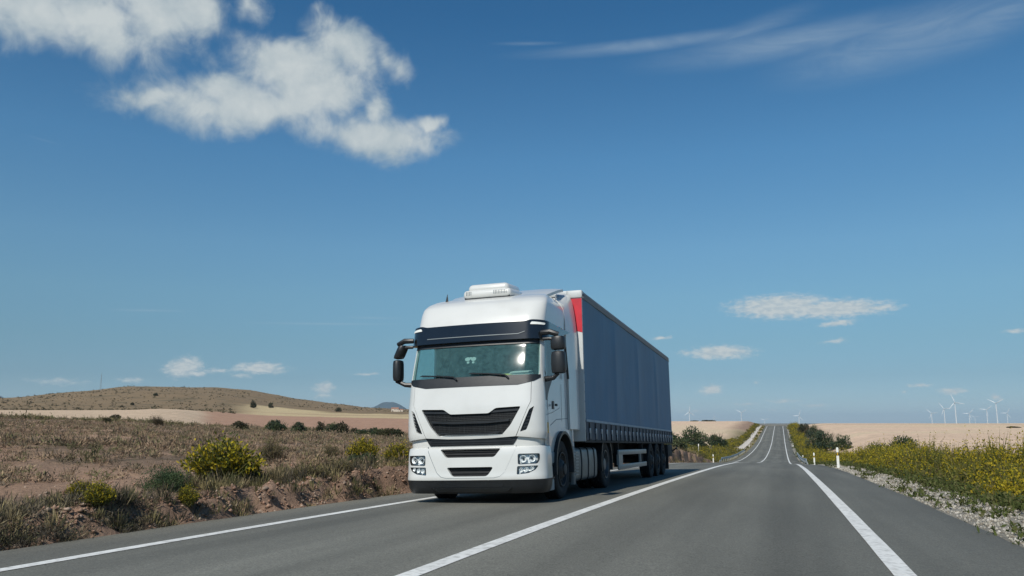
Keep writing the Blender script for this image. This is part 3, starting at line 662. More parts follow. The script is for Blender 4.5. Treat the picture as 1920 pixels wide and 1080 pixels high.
for sg in (1, -1):
    for q, nm, spots in ((up, 'headlight', ((.915, .715, .058), (1.06, .72, .058))), (lo, 'fog_light', ((.88, .535, .036), (.965, .545, .036), (1.06, .565, .03)))):
        qq = q if sg > 0 else mirror(q)
        mb = MB(); patch(mb, BMP, grow(qq, .012), off=-.06, thick=0, st=.06, mi=0)
        patch(mb, BMP, grow(qq, -.004), [grow(qq, -.018)], off=-.004, thick=.05, st=.05, mi=1)
        for x, v, r in spots:
            c = BMP.pt(*BF(sg*x, v), -.03); n_ = (BMP.pt(*BF(sg*x, v), .05)-c).normalized()
            M = Vector((0, -1, 0)).rotation_difference(n_).to_matrix()
            vs = []; fs = []; K = 18
            for j, (rr, dd) in enumerate(((1, .02), (.92, .022), (.8, -.005), (.55, -.02), (.4, -.022), (.38, .0), (.25, .012), (0.02, .018))):
                for k in range(K):
                    a_ = 2*math.pi*k/K; vs.append(c+M @ Vector((r*rr*math.cos(a_), -dd, r*rr*math.sin(a_))))
            for j in range(7):
                for k in range(K): fs.append([j*K+k, j*K+(k+1) % K, (j+1)*K+(k+1) % K, (j+1)*K+k])
            mb.add(vs[:], fs[:4*K], 0, True); mb.add(vs[:], fs[4*K:], 2 if nm == 'headlight' else 0, True)
        h = mb.build(nm, [M_lamp, M_black, M_gloss], truck, recalc=False)
        mb = MB(); patch(mb, BMP, grow(qq, -.002), off=-.003, thick=0, st=.06); mb.build('lens', M_lens, h)
# neck between cab and bumper, with the dark grille band
NK = Shell(1.18, .90, 1, 12, .22, .8, [(.90, .90, .06, 1.17), (1.0, 1.0, .05, 1.18), (1.14, 1.14, .05, 1.18)])
mb = MB(); patch(mb, NK, [(-NK.U, .90), (NK.U, .90), (NK.U, 1.14), (-NK.U, 1.14)], thick=.0, st=.06); mb.build('bumper_neck', M_white, truck)
mb = MB(); patch(mb, NK, [NK.F(-.74, .95), NK.F(.74, .95), NK.F(.845, 1.10), NK.F(-.845, 1.10)], off=.012, thick=.03, st=.07)
for k in range(3):
    v = .965+k*.038; patch(mb, NK, [NK.F(-.72, v), NK.F(.72, v), NK.F(.72, v+.014), NK.F(-.72, v+.014)], off=.022, thick=.02, st=.1)
mb.build('grille_band', M_black, truck)
# steps between bumper and wheel
for sg in (1, -1):
    mb = MB()
    mb.box(min(sg*1.0, sg*1.215), max(sg*1.0, sg*1.215), .5, .97, .62, .82, .02)
    mb.box(min(sg*.95, sg*1.19), max(sg*.95, sg*1.19), .5, .95, .40, .58, .02); mb.box(min(sg*.95, sg*1.2), max(sg*.95, sg*1.2), .5, .96, .17, .36, .02)
    mb.box(min(sg*.8, sg*1.10), max(sg*.8, sg*1.10), .45, .95, .2, .9); mb.build('cab_steps', M_step, truck)
    mb = MB(); mb.box(min(sg*1.1, sg*1.205), max(sg*1.1, sg*1.205), .56, .90, .585, .615); mb.box(min(sg*1.1, sg*1.215), max(sg*1.1, sg*1.215), .54, .92, .365, .395); mb.build('step_tread', M_black, truck)
    # wheel arch trims
    for cy, nm in ((1.56, 'wheel_arch'), (5.34, 'rear_mudguard')):
        mb = MB(); ro = .655 if cy < 2 else .62; xo = 1.262 if cy < 2 else 1.255; xi = .80
        vs = []; fs = []; K = 26; a0, a1 = (-.15, math.pi+.15) if cy < 2 else (-.25, math.pi+.25)
        for k in range(K):
            a_ = a0+(a1-a0)*k/(K-1)
            for x, rr in ((xi, ro), (xo, ro), (xo, ro-.05), (xo-.04, ro-.055), (xi, ro-.055)): vs.append((sg*x, cy+rr*math.cos(a_), .52+rr*math.sin(a_)))
        for k in range(K-1):
            for j in range(5): fs.append([k*5+j, k*5+(j+1) % 5, (k+1)*5+(j+1) % 5, (k+1)*5+j])
        fs += [[0, 1, 2, 3, 4], [(K-1)*5+j for j in range(5)][::-1]]
        mb.add(vs, fs, 0, True); mb.build(nm, M_black, truck)
# roof spoiler and side fairings
mb = MB(); vs = []; fs = []; K = 15
for j, (y, z, w, t) in enumerate(((1.30, 3.66, .93, .02), (1.7, 3.79, 1.0, .03), (2.1, 3.92, 1.07, .03), (2.42, 3.995, 1.10, .03))):
    for k in range(K):
        x = -w+2*w*k/(K-1); d = (abs(x)/w)**6*.04; vs.append((x, y, z-d))
    for k in range(K):
        x = -w+2*w*k/(K-1); d = (abs(x)/w)**6*.04; vs.append((x, y+.02, z-d-t-.02))
for j in range(3):
    for k in range(K-1):
        a_ = j*2*K+k; fs.append([a_, a_+1, a_+1+2*K, a_+2*K]); fs.append([a_+K, a_+K+2*K, a_+K+1+2*K, a_+K+1])
    for k in (0, K-1):
        a_ = j*2*K+k; fs.append([a_, a_+2*K, a_+3*K, a_+K])
a_ = 6*K
for k in range(K-1): fs.append([a_+k, a_+k+1, a_+K+k+1, a_+K+k]); fs.append([k, K+k, K+k+1, k+1])
mb.add(vs, fs, 0, True); mb.build('roof_spoiler', M_white, truck)
for sg in (1, -1):
    # skin from the cab's rear edge back to the trailer, bending inwards over the roof like the cab
    prof_f = [(1.252, 1.22), (1.250, 2.1), (1.222, 3.05), (1.220, 3.2), (1.212, 3.335), (1.199, 3.45), (1.170, 3.54), (1.115, 3.625), (1.045, 3.69)]
    prof_r = [(1.272, 1.22), (1.272, 2.2), (1.272, 3.0), (1.262, 3.25), (1.235, 3.52), (1.20, 3.74), (1.16, 3.85), (1.08, 3.92), (.90, 3.94)]
    ys_ = np.linspace(0, 1, 8); vs = []; fs = []
    for (x0, z0), (x1, z1) in zip(prof_f, prof_r):
        y0 = 2.02
        for t in ys_:
            q = t*t*(3-2*t); y = y0+(2.74-y0)*t; vs.append((sg*(x0+(x1-x0)*q), y, z0+(z1-z0)*q))
    n_ = 8
    for i in range(len(prof_f)-1):
        for k in range(n_-1): fs.append([i*n_+k, i*n_+k+1, (i+1)*n_+k+1, (i+1)*n_+k])
    k0 = len(vs); vs += [(x*.965, y+.02, z-.02) for x, y, z in vs]
    fs += [[a_+k0 for a_ in f[::-1]] for f in fs]
    for i in range(len(prof_f)-1):
        for k in (0, n_-1): fs.append([i*n_+k, (i+1)*n_+k, k0+(i+1)*n_+k, k0+i*n_+k])
    for k in range(n_-1):
        for r_ in (0, (len(prof_f)-1)*n_): fs.append([r_+k, r_+k+1, k0+r_+k+1, k0+r_+k])
    mb = MB(); mb.add(vs, fs, 0, True); mb.build('side_fairing', M_white, truck, auto=50)
# roof air conditioner
mb = MB(); mb.box(-.47, .47, .99, 1.92, 3.66, 3.83, .075, seg=4, rot=Matrix.Rotation(R(4), 3, 'X')); ac = mb.build('air_conditioner', M_white, truck, auto=80)
mb = MB(); mb.box(-.40, .40, 1.06, 1.86, 3.76, 3.945, .09, seg=4, rot=Matrix.Rotation(R(4), 3, 'X')); mb.build('unit_cover', M_white, ac, auto=80)
for s0 in (-.40, .14):
    mb = MB()
    for k in range(9 if s0 > 0 else 4): mb.box(s0+k*.03, s0+k*.03+.010, .983, 1.02, 3.70, 3.765)
    mb.build('vent_slots', M_grey, ac)
mb = MB(); mb.box(-.44, .44, 1.02, 1.88, 3.60, 3.665); mb.build('base_gasket', M_black, ac)
mb = MB(); mb.tube([(-.80, 1.02, 3.60), (-.80, 1.04, 3.72)], [.03, .012], 8); mb.tube([(-.80, 1.04, 3.72), (-.80, 1.05, 3.76)], .008, 6); mb.build('antenna', M_black, truck)
# mirrors
def mirror_set(sg):
    arm = MB()
    arm.tube([(sg*1.20, .40, 2.83), (sg*1.36, .36, 2.83), (sg*1.50, .40, 2.78)], [.045, .05, .045], 8)
    arm.tube([(sg*1.22, .42, 2.72), (sg*1.34, .40, 2.72), (sg*1.45, .42, 2.70)], .03, 8)
    a_ = arm.build('mirror_arm', M_black, truck); arm = MB()
    arm.tube([(sg*1.22, .48, 2.04), (sg*1.38, .44, 2.05), (sg*(1.46 if sg > 0 else 1.56), .45, 2.13)], [.05, .04, .035], 8)
    a_ = arm.build('mirror_arm', M_black, truck)
    for z0, z1, nm in ((2.12, 2.50, 'wide'), (2.525, 2.76, 'small')):
        mb = MB(); vs = []; fs = []; K = 20; x0, x1 = (1.345, 1.60) if sg > 0 else (1.44, 1.605)   # the far one is turned edge on
        slant = 0 if sg > 0 or nm == 'wide' else -.11
        rows = [(0.0, .55, .6), (.04, .9, .9), (.2, 1, 1), (.5, 1.0, 1.0), (.8, .98, 1), (.96, .9, .9), (1.0, .6, .6)]
        for t, w, dth in rows:
            z = z0+(z1-z0)*t
            for k in range(K):
                an = 2*math.pi*k/K; cx = math.copysign(abs(math.cos(an))**.5, math.cos(an)); cy = math.copysign(abs(math.sin(an))**.6, math.sin(an))
                y = cy*(.11 if cy < 0 else .05)*dth
                vs.append((sg*((x0+x1)/2+cx*(x1-x0)/2*w+slant*t), .46+y*(1 if sg > 0 else 1.3)+.02*(abs(cx)), z))
        for j in range(len(rows)-1):
            for k in range(K): fs.append([j*K+k, j*K+(k+1) % K, (j+1)*K+(k+1) % K, (j+1)*K+k])
        fs += [list(range(K))[::-1], [(len(rows)-1)*K+k for k in range(K)]]
        mb.add(vs, fs, 0, True); h = mb.build('mirror', M_black, truck)
        mb = MB(); mb.box(min(sg*(x0+.02), sg*(x1-.02)), max(sg*(x0+.02), sg*(x1-.02)), .515, .53, z0+.03, z1-.03, .01); mb.build('mirror_glass', M_chrome, h)
mirror_set(1); mirror_set(-1)
# cab furniture
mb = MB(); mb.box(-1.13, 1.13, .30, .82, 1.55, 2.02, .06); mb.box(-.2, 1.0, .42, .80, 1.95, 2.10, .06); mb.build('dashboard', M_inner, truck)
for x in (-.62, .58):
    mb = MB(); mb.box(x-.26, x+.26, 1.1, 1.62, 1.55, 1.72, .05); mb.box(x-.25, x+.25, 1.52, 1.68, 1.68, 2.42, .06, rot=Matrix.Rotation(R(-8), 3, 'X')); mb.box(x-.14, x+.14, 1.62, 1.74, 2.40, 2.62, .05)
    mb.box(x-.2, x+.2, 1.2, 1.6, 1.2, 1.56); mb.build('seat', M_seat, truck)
mb = MB(); K = 28; cen_ = Vector((.58, .90, 2.02)); Mx = Matrix.Rotation(R(-28), 3, 'X')
pts = [cen_+Mx @ Vector((.23*math.cos(a_), 0, .23*math.sin(a_))) for a_ in np.linspace(0, 2*math.pi, K)]
mb.tube(pts, .018, 8, cap=False)
for a_ in (.1, math.pi-.1, -math.pi/2): mb.tube([cen_, cen_+Mx @ Vector((.22*math.cos(a_), 0, .22*math.sin(a_)))], .016, 6)
mb.tube([cen_, (.58, .72, 1.9)], .04, 8); mb.build('steering_wheel', M_black, truck)
for x in (-1.08, 1.08):
    mb = MB(); vs = []; fs = []
    for i in range(13):
        for z in (2.12, 2.82): vs.append((x+.02*math.sin(i*2.1), 1.50+i*.035, z))
    for i in range(12): fs.append([2*i, 2*i+2, 2*i+3, 2*i+1])
    mb.add(vs, fs, 0, True); mb.build('cab_curtain', M_web, truck, recalc=False)
# chassis, tanks, wheels
mb = MB()
for x in (-.42, .42): mb.box(x-.05, x+.05, .6, 6.3, .62, .90)
mb.box(-1.0, 1.0, .25, 2.2, .42, .80); mb.box(-.9, .9, 1.48, 1.64, .42, .60); mb.box(-.9, .9, 5.2, 5.48, .40, .66); mb.box(-.5, .5, 2.3, 4.6, .5, .95); mb.box(-.5, .5, 4.6, 6.0, .92, 1.08)
mb.box(-1.0, 1.0, .2, .5, .30, .42); mb.build('chassis', M_frame, truck)
def wheel(parent, cx, cy, sg, dual=False, rimm=None, r=.515):
    w = empty('wheel', (cx, cy, r-.012)); w.parent = parent
    x0 = -.15; xs = sg
    def tyre(o):
        p = [(.0+o, .30), (.10+o, .30), (.135+o, .33), (.15+o, .40), (.148+o, .46), (.13+o, .502), (.10+o, r)]
        grooves = []
        for q in (.06, .0, -.06): grooves += [(q+.012+o, r), (q+.010+o, r-.014), (q-.010+o, r-.014), (q-.012+o, r)]
        p += grooves+[(-.10+o, r), (-.13+o, .502), (-.148+o, .46), (-.15+o, .40), (-.135+o, .33), (-.10+o, .30), (0+o, .30)]
        return [(sg*a_, b_) for a_, b_ in p]
    mb = MB(); mb.lathe_x(tyre(-.15), 0, 0, 44)
    if dual: mb.lathe_x(tyre(-.48), 0, 0, 44)
    mb.build('tyre', M_tyre, w)
    mb = MB()
    if not dual: pr = [(-.30, .29), (-.02, .30), (.0, .305), (.0, .285), (-.05, .27), (-.06, .20), (-.035, .17), (-.0, .15), (.02, .10), (.05, .095), (.06, .0)]
    else: pr = [(-.62, .29), (-.02, .30), (.0, .305), (.0, .285), (-.10, .27), (-.16, .18), (-.15, .14), (-.05, .13), (-.03, .12), (-.02, .0)]
    mb.lathe_x([(sg*a_, b_) for a_, b_ in pr], 0, 0, 36)
    for k in range(10):
        a_ = 2*math.pi*k/10; xx = -.055 if not dual else -.155
        mb.tube([(sg*xx, .225*math.cos(a_), .225*math.sin(a_)), (sg*(xx+.035), .225*math.cos(a_), .225*math.sin(a_))], .014, 6)
    mb.build('rim', rimm or M_rim, w); return w
for sg in (1, -1):
    wheel(truck, sg*1.20, 1.56, sg); wheel(truck, sg*1.22, 5.34, sg, True, M_hubl)
for sg in (1, -1):
    mb = MB(); pr = rounded([(.62, .24), (1.20, .24), (1.22, .60), (1.20, .88), (.62, .88)], .10, 5)
    mb.prism([(sg*a_, b_) for a_, b_ in pr], 1, 2.42, 4.42, 0, True); tk = mb.build('fuel_tank', M_tank, truck, auto=35)
    pr2 = rounded([(.61, .23), (1.212, .23), (1.232, .60), (1.212, .892), (.61, .892)], .10, 5)
    for y in (2.95, 3.55, 4.12): mb = MB(); mb.prism([(sg*a_, b_) for a_, b_ in pr2], 1, y, y+.055, 0, True); mb.build('tank_strap', M_frame, tk, auto=35)
    mb = MB()
    for z in (.36, .42, .48, .54, .60, .66, .72, .78): mb.box(min(sg*1.20, sg*1.226), max(sg*1.20, sg*1.226), 2.46, 2.70, z, z+.022)
    mb.box(min(sg*1.16, sg*1.24), max(sg*1.16, sg*1.24), 2.28, 2.33, .20, .98, .01); mb.build('tank_step', M_silver, tk)
mb = MB(); mb.lathe_x([(-.5, .02), (-.5, .5), (.5, .5), (.5, .02)], 0, 0, 8)
mb = MB(); mb.box(-.5, .5, 5.0, 5.8, 1.08, 1.14, .02); mb.build('fifth_wheel', M_frame, truck)
# papers lying on the dashboard behind the windscreen
Tm = Matrix.Translation(truck.location) @ truck.rotation_euler.to_matrix().to_4x4()
def onboard(name, mb, m, label, cat, base):
    o = mb.build(name, m); o.matrix_world = Tm @ Matrix.Translation(base); return tag(o, label, cat)
mb = MB(); rt = Matrix.Rotation(R(7), 3, 'Z')
for k, (dx, dy, a_) in enumerate(((0, 0, 3), (.02, .01, -4), (-.03, .02, 6), (.01, -.01, -2))):
    mb.box(-.17+dx, .17+dx, -.11+dy, .11+dy, k*.022, k*.022+.020, .003, rot=Matrix.Rotation(R(a_), 3, 'Z') @ Matrix.Rotation(R(9), 3, 'X'))
onboard('paper_stack', mb, M_paper, 'white stack of papers on the dashboard behind the right half of the windscreen', 'papers', Vector((.80, .44, 2.105)))
mb = MB(); mb.box(-.10, .10, -.05, .05, 0, .035, .008, rot=Matrix.Rotation(R(-12), 3, 'Z')); mb.box(-.09, .06, -.03, .06, .037, .052, .004, rot=Matrix.Rotation(R(10), 3, 'Z'))
onboard('yellow_folder', mb, M_yel, 'yellow crumpled folder left of the white papers on the dashboard', 'folder', Vector((.56, .36, 2.10)))
# ---------------------------------------------------------------- trailer
TX, TY = -4.88, 15.94
sl2 = math.atan((zlane(29., TX)-zlane(18.5, TX))/10.5)
trl = empty('curtain_side_trailer', (TX, TY, zlane(18.5, TX)-2.56*math.tan(sl2)), (sl2, R(-1.15), 0))
tag(trl, 'long navy blue curtain side trailer coupled behind the white truck', 'trailer')
HW, LEN, ZT = 1.27, 13.6, 3.99
def curtain(sg):
    ny_, nz_ = 260, 16; ys = np.linspace(.07, LEN-.04, ny_); zs = np.linspace(1.40, 3.86, nz_)
    Y, Z = np.meshgrid(ys, zs); t = (Z-1.40)/2.46
    posts = np.array([.07, 3.36, 6.65, 10.15, LEN-.04]); 
    b_ = np.zeros_like(Y)
    for a0, a1 in zip(posts[:-1], posts[1:]):
        u = np.clip((Y-a0)/(a1-a0), 0, 1); w = (Y >= a0) & (Y < a1); b_ = np.where(w, -.035*np.sin(np.pi*u**.6)**2*np.sin(np.pi*t)**.6, b_)
    for yf in posts[1:-1]: b_ += .030*np.exp(-((Y-yf)/np.where(Y < yf, .22, .75))**2)*np.sin(np.pi*t)**.5
    b_ += .0022*np.sin(Y*5+1.3*np.sin(Z*1.3))*np.sin(np.pi*t)+.016*fbm(Y*1.1, Z*.5, 5, 3)+.004*fbm(Y*6, Z*1.2, 8, 2)
    X = sg*(HW-.012+b_)
    V = np.stack([X, Y, Z], -1).reshape(-1, 3); i = np.arange(ny_*nz_).reshape(nz_, ny_)
    F_ = np.stack([i[:-1, :-1], i[:-1, 1:], i[1:, 1:], i[1:, :-1]], -1).reshape(-1, 4)
    o = np_mesh('curtain', V, F_, None, M_curt, trl, True)
    sx = lambda a, b2: (min(sg*a, sg*b2), max(sg*a, sg*b2))
    # weld seams where the sheet changes plane
    for y in posts[1:-1]: mb = MB(); mb.box(*sx(HW-.016, HW-.0095), y-.015, y+.015, 1.42, 3.84); mb.build('curtain_seam', M_curt, o)
    # skirt with its webbing, straps and buckles
    mb = MB(); ys2 = np.linspace(.07, LEN-.04, 200); vs = []; fs = []
    for y in ys2:
        for z in (1.03, 1.12, 1.25, 1.40): vs.append((sg*(HW-.005+.006*math.sin(y*9)*(1.4-z)*2+.008*math.sin(y*23)*(z < 1.2)), y, z))
    for k in range(199):
        for j in range(3): fs.append([k*4+j, k*4+j+1, k*4+j+5, k*4+j+4])
    mb.add(vs, fs, 0, True); sk = mb.build('curtain_skirt', M_skirt, trl, recalc=False)
    mb = MB(); mb.box(*sx(HW-.01, HW+.006), .10, LEN-.06, 1.385, 1.43); mb.build('webbing_strip', M_web, sk)
    for k in range(24):
        y = .35+k*.565
        mb = MB(); mb.box(*sx(HW-.01, HW+.012), y-.028, y+.028, 1.02, 1.37, 0, 0); mb.box(*sx(HW, HW+.028), y-.04, y+.04, 1.16, 1.26, .008, 1)
        mb.box(*sx(HW+.01, HW+.03), y-.012, y+.012, 1.05, 1.18, .004, 1); mb.build('strap', [M_frame, M_buck], sk)
    mb = MB(); pr = [(HW-.10, 3.84), (HW+.006, 3.84), (HW+.012, 3.88), (HW-.004, 3.90), (HW+.004, 3.95), (HW-.01, 3.985), (HW-.10, 3.99)]
    mb.prism([(sg*a_, b2) for a_, b2 in pr], 1, .07, LEN, 0); mb.build('roof_rail', M_rail, trl)
    mb = MB(); mb.box(*sx(HW-.15, HW-.02), .05, LEN, .98, 1.06); mb.build('side_beam', M_frame, trl)
curtain(1); curtain(-1)
mb = MB(); mb.box(-HW, HW, -.02, .045, 1.0, 3.98, .012)
fw = mb.build('front_wall', M_twhite, trl)
for sg in (1, -1):
    for k in range(14):
        z = 1.2+k*.19; mb = MB(); mb.lathe_x([(sg*HW-.002, .014), (sg*HW+.006, .011), (sg*HW+.007, .001)], .02, z, 8); mb.build('rivet', M_rail, fw)
for sg in (1, -1):
    q = [(sg*1.268, 3.83), (sg*.96, 3.83), (sg*1.06, 3.36), (sg*1.12, 3.18), (sg*1.268, 3.14)]
    mb = MB(); mb.prism(q, 1, -.027, -.0205, 0); mb.build('red_panel', M_red, fw)
    mb = MB(); mb.box(min(sg*.98, sg*1.285), max(sg*.98, sg*1.285), -.05, .12, 3.84, 4.0, .03)
    mb.lathe_x([(sg*1.283, .03), (sg*1.293, .025), (sg*1.294, .001)], .03, 3.90, 10, 1); mb.build('roof_corner', [M_twhite, M_frame], trl)
mb = MB(); mb.box(-1.25, 1.25, .0, LEN, 3.985, 4.005); mb.build('roof', M_twhite, trl)
mb = MB(); mb.box(-.975, .975, -.045, .05, 3.88, 4.0, .02); mb.build('roof_edge', M_twhite, trl)
mb = MB(); mb.box(-HW+.01, HW-.01, LEN-.05, LEN, 1.0, 3.95, .01)
for x in (-.9, -.45, .45, .9): mb.tube([(x, LEN+.02, 1.0), (x, LEN+.02, 3.9)], .02, 8)
mb.build('rear_door', M_rail, trl)
mb = MB()
for x in (-.5, .5): mb.box(x-.06, x+.06, .5, LEN-.1, .72, 1.0)
mb.box(-1.2, 1.2, .05, LEN-.05, .98, 1.03); mb.box(-1.15, 1.15, LEN-.15, LEN, .55, .70)
for y in (8.62, 9.93, 11.24): mb.box(-1.0, 1.0, y-.07, y+.07, .42, .58)
mb.build('chassis', M_frame, trl)
for sg in (1, -1):
    for y in (8.62, 9.93, 11.24): wheel(trl, sg*1.25, y, sg, False, M_rim, .51)
    for y in (8.62, 9.93, 11.24):
        mb = MB(); vs = []; fs = []; K = 14
        for k in range(K):
            a_ = .35+(math.pi-.7)*k/(K-1)
            for x in (.90, 1.25): vs.append((sg*x, y+.60*math.cos(a_), .5+.57*math.sin(a_)))
        for k in range(K-1): fs.append([2*k, 2*k+1, 2*k+3, 2*k+2])
        mb.add(vs, fs, 0, True); mb.build('mudguard', M_black, trl, recalc=False)
    sx = lambda a, b2: (min(sg*a, sg*b2), max(sg*a, sg*b2))
    # pale side guard: two rails joined by uprights
    mb = MB(); mb.box(*sx(1.20, 1.245), 3.55, 7.75, .70, .82, .015); mb.box(*sx(1.20, 1.245), 3.55, 7.75, .36, .48, .015)
    mb.box(*sx(1.19, 1.243), 3.55, 4.05, .47, .71); mb.box(*sx(1.19, 1.243), 6.7, 6.8, .47, .71); mb.build('side_guard', M_silver, trl)
    for y in (3.8, 7.4): mb = MB(); mb.box(*sx(1.08, 1.19), y-.04, y+.04, .42, .98); mb.build('guard_bracket', M_frame, trl)
    mb = MB(); mb.box(*sx(.85, 1.0), 2.75, 2.90, .32, 1.0); mb.box(*sx(.80, 1.05), 2.70, 2.95, .28, .32); mb.build('landing_leg', M_silver, trl)
    mb = MB(); mb.box(*sx(.80, 1.26), 12.3, 12.34, .15, .95); mb.box(*sx(.9, 1.255), 12.34, 13.5, .55, .95, .02); mb.build('mudflap', M_frame, trl)
    mb = MB(); mb.tube([(sg*1.22, 13.5, .70), (sg*1.36, 13.52, .80), (sg*1.42, 13.52, .82)], [.03, .025, .05], 8); mb.build('outline_lamp', M_black, trl)
mb = MB(); mb.box(-.75, .75, 4.6, 5.3, .62, .98, .02); mb.build('pallet_box', M_frame, trl)
# ---------------------------------------------------------------- vegetation
M_leaf = leafy('foliage', .75, .30)
M_dry = leafy('dry_stems', .9, .15)
M_petal = leafy('petals', .7, .4)
M_wood = mat('bush_wood', (.10, .075, .05), .9, var=.3, scale=20)
def unit(v): return v/np.maximum(np.linalg.norm(v, axis=-1, keepdims=True), 1e-9)
def rnd(n): return unit(rng.normal(size=(n, 3)))
def rhombs(c, ax, l, w):
    """thin leaf-shaped quads: centre, axis, half length, half width"""
    n = len(c); ax = unit(ax); sd = unit(np.cross(ax, rnd(n))); l = np.broadcast_to(l, n)[:, None]; w = np.broadcast_to(w, n)[:, None]
    V = np.stack([c-ax*l, c+sd*w, c+ax*l, c-sd*w], 1).reshape(-1, 3)
    return V, np.arange(4*n).reshape(n, 4)
class Leaves:
    def __init__(s): s.V = []; s.C = []; s.n = 0
    def add(s, c, ax, l, w, colr):
        V, F_ = rhombs(c, ax, l, w); s.V.append(V); s.C.append(np.repeat(np.broadcast_to(colr, (len(c), 3)), 4, 0)); s.n += len(c); return s
    def build(s, name, m, parent=None):
        V = np.concatenate(s.V); return np_mesh(name, V, np.arange(len(V)).reshape(-1, 4), np.clip(np.concatenate(s.C), .004, .9), m, parent)
def vary(c, n, a=.3, hue=.08):
    return np.array(c)*(1+rng.uniform(-a, a, (n, 1)))*(1+rng.uniform(-hue, hue, (n, 3)))
def pick(cols, n, p=None, a=.25):
    i = rng.choice(len(cols), n, p=p); return np.array(cols)[i]*(1+rng.uniform(-a, a, (n, 1)))
YEL = [(.40, .315, .02), (.30, .26, .02), (.43, .32, .025)]
GRN = [(.10, .115, .02), (.065, .085, .022), (.14, .14, .03)]
DRYC = [(.245, .172, .115), (.29, .205, .136), (.18, .147, .095), (.33, .245, .15), (.12, .096, .068), (.165, .155, .075)]
def bush(kind, w, h, loc, label, cat='bush', group=None, name=None, seed=0):
    """a shrub of its own kind: woody stems and a crown of leaf clumps"""
    root = empty(name or {'broom': 'flowering_bush', 'cushion': 'cushion_bush', 'shrub': 'shrub', 'dry': 'dry_bush', 'dark': 'shrub', 'lean': 'dry_bush'}[kind], loc, (0, 0, rng.uniform(0, 6)))
    tag(root, label, cat, group)
    L = Leaves(); big = max(w, h); ax = w/2
    if kind in ('broom', 'dry', 'lean'):
        n = 240 if kind == 'broom' else 190
        base = rng.normal(size=(n, 3))*[ax*.28, ax*.28, 0]
        th = rng.uniform(0, 2*np.pi, n); rr = np.sqrt(rng.uniform(0, 1, n)); tip = np.stack([ax*rr*np.cos(th), ax*rr*np.sin(th), h*np.sqrt(np.clip(1-.75*rr**2, .1, 1))*rng.uniform(.62, 1.06, n)], 1)
        if kind == 'lean': tip[:, 0] += tip[:, 2]*.5
        d = tip-base; ln = np.linalg.norm(d, axis=1)
        L.add(base+d*.5, d+rng.normal(size=(n, 3))*.05*big, ln*.5, .010*big+.003, vary((.10, .095, .03) if kind == 'broom' else (.13, .105, .07), n))
        m = 15 if kind == 'broom' else 9
        t = rng.uniform(.35, 1.03, (n, m)); c = (base[:, None]+d[:, None]*t[..., None]+rng.normal(size=(n, m, 3))*.035*big).reshape(-1, 3); tt = t.ravel()
        a_ = np.repeat(d, m, 0)+rng.normal(size=(n*m, 3))*ln.mean()*.5
        if kind == 'broom':
            fl = rng.uniform(0, 1, n*m) < np.clip((tt-.40)*1.7, 0.04, .78)*np.repeat(rng.uniform(.4, 1.1, n), m)
            cc = np.where(fl[:, None], pick(YEL, n*m), pick(GRN, n*m)); L.add(c, a_, .030*big*rng.uniform(.6, 1.3, n*m), .013*big, cc)
        else: L.add(c, a_, .032*big*rng.uniform(.5, 1.3, n*m), .009*big, pick([(.15, .125, .06), (.11, .105, .045), (.20, .17, .07)] if kind == 'dry' else [(.09, .075, .04), (.06, .055, .03)], n*m))
    else:
        k = 26 if kind != 'cushion' else 60
        v = rnd(k); v[:, 2] = np.abs(v[:, 2]); cl = v*[ax*.78, ax*.78, h*.75]*rng.uniform(.55, 1, (k, 1)); cl[:, 2] += h*.12
        rad = rng.uniform(.16, .34, k)*big*.62 if kind != 'cushion' else rng.uniform(.10, .18, k)*big
        m = 110 if kind != 'cushion' else 130
        q = rnd(k*m); c = np.repeat(cl, m, 0)+q*np.repeat(rad, m)[:, None]*rng.uniform(.5, 1.05, (k*m, 1))*[1, 1, .8]
        ok = c[:, 2] > .0; c = c[ok]; q = q[ok]
        cols = {'cushion': [(.062, .098, .045), (.08, .115, .05), (.05, .08, .042)], 'shrub': [(.075, .10, .045), (.05, .075, .035), (.11, .125, .06), (.06, .085, .055)], 'dark': [(.05, .06, .03), (.075, .075, .035), (.035, .045, .025), (.10, .085, .05)]}[kind]
        ci = np.repeat(rng.choice(len(cols), k), m)[ok]; cc = np.array(cols)[ci]*(1+rng.uniform(-.3, .3, (len(c), 1)))
        L.add(c, q+rng.normal(size=q.shape)*.7+[0, 0, .5], (.013 if kind == 'cushion' else .034)*big*rng.uniform(.6, 1.4, len(c)), (.006 if kind == 'cushion' else .015)*big, cc)
        if kind != 'cushion':
            n = 60; th = rng.uniform(0, 6.28, n); rr = rng.uniform(.3, 1, n); tip = np.stack([ax*rr*np.cos(th), ax*rr*np.sin(th), h*rng.uniform(.7, 1.12, n)*np.sqrt(1-.6*rr**2)], 1)
            L.add(tip*.85, tip, .13*h, .006*big, pick(cols, n))
    L.build('foliage', M_leaf, root)
    mb = MB()
    for k in range(7):
        th = k*.9+rng.uniform(-.3, .3); rr = ax*rng.uniform(.3, .8); mb.tube([(0, 0, -.06), (rr*.35*math.cos(th), rr*.35*math.sin(th), h*.3), (rr*math.cos(th), rr*math.sin(th), h*rng.uniform(.55, .85))], [.022*big, .016*big, .006*big], 5)
    mb.build('stem', M_wood, root, recalc=False)
    return root
def at(x, y, sink=.03): return (x, y, float(ground(np.array(x), np.array(y)))-sink)
bush('broom', 1.36, .80, at(-9.2, 12.3), 'large bright yellow flowering bush beside the green cushion on the roadside bank')
bush('cushion', 1.0, .40, at(-9.15, 10.85), 'low smooth dark green cushion bush in front of the large yellow bush')
bush('dry', .62, .60, at(-11.0, 16.4), 'spiky fan shaped olive bush with bare stems behind the large yellow bush')
bush('broom', .95, .62, at(-10.4, 19.6), 'yellow tipped bush left of the truck, the one farther from the cab')
bush('broom', .80, .62, at(-9.2, 19.2), 'yellow tipped bush close against the truck cab with straggly sprigs')
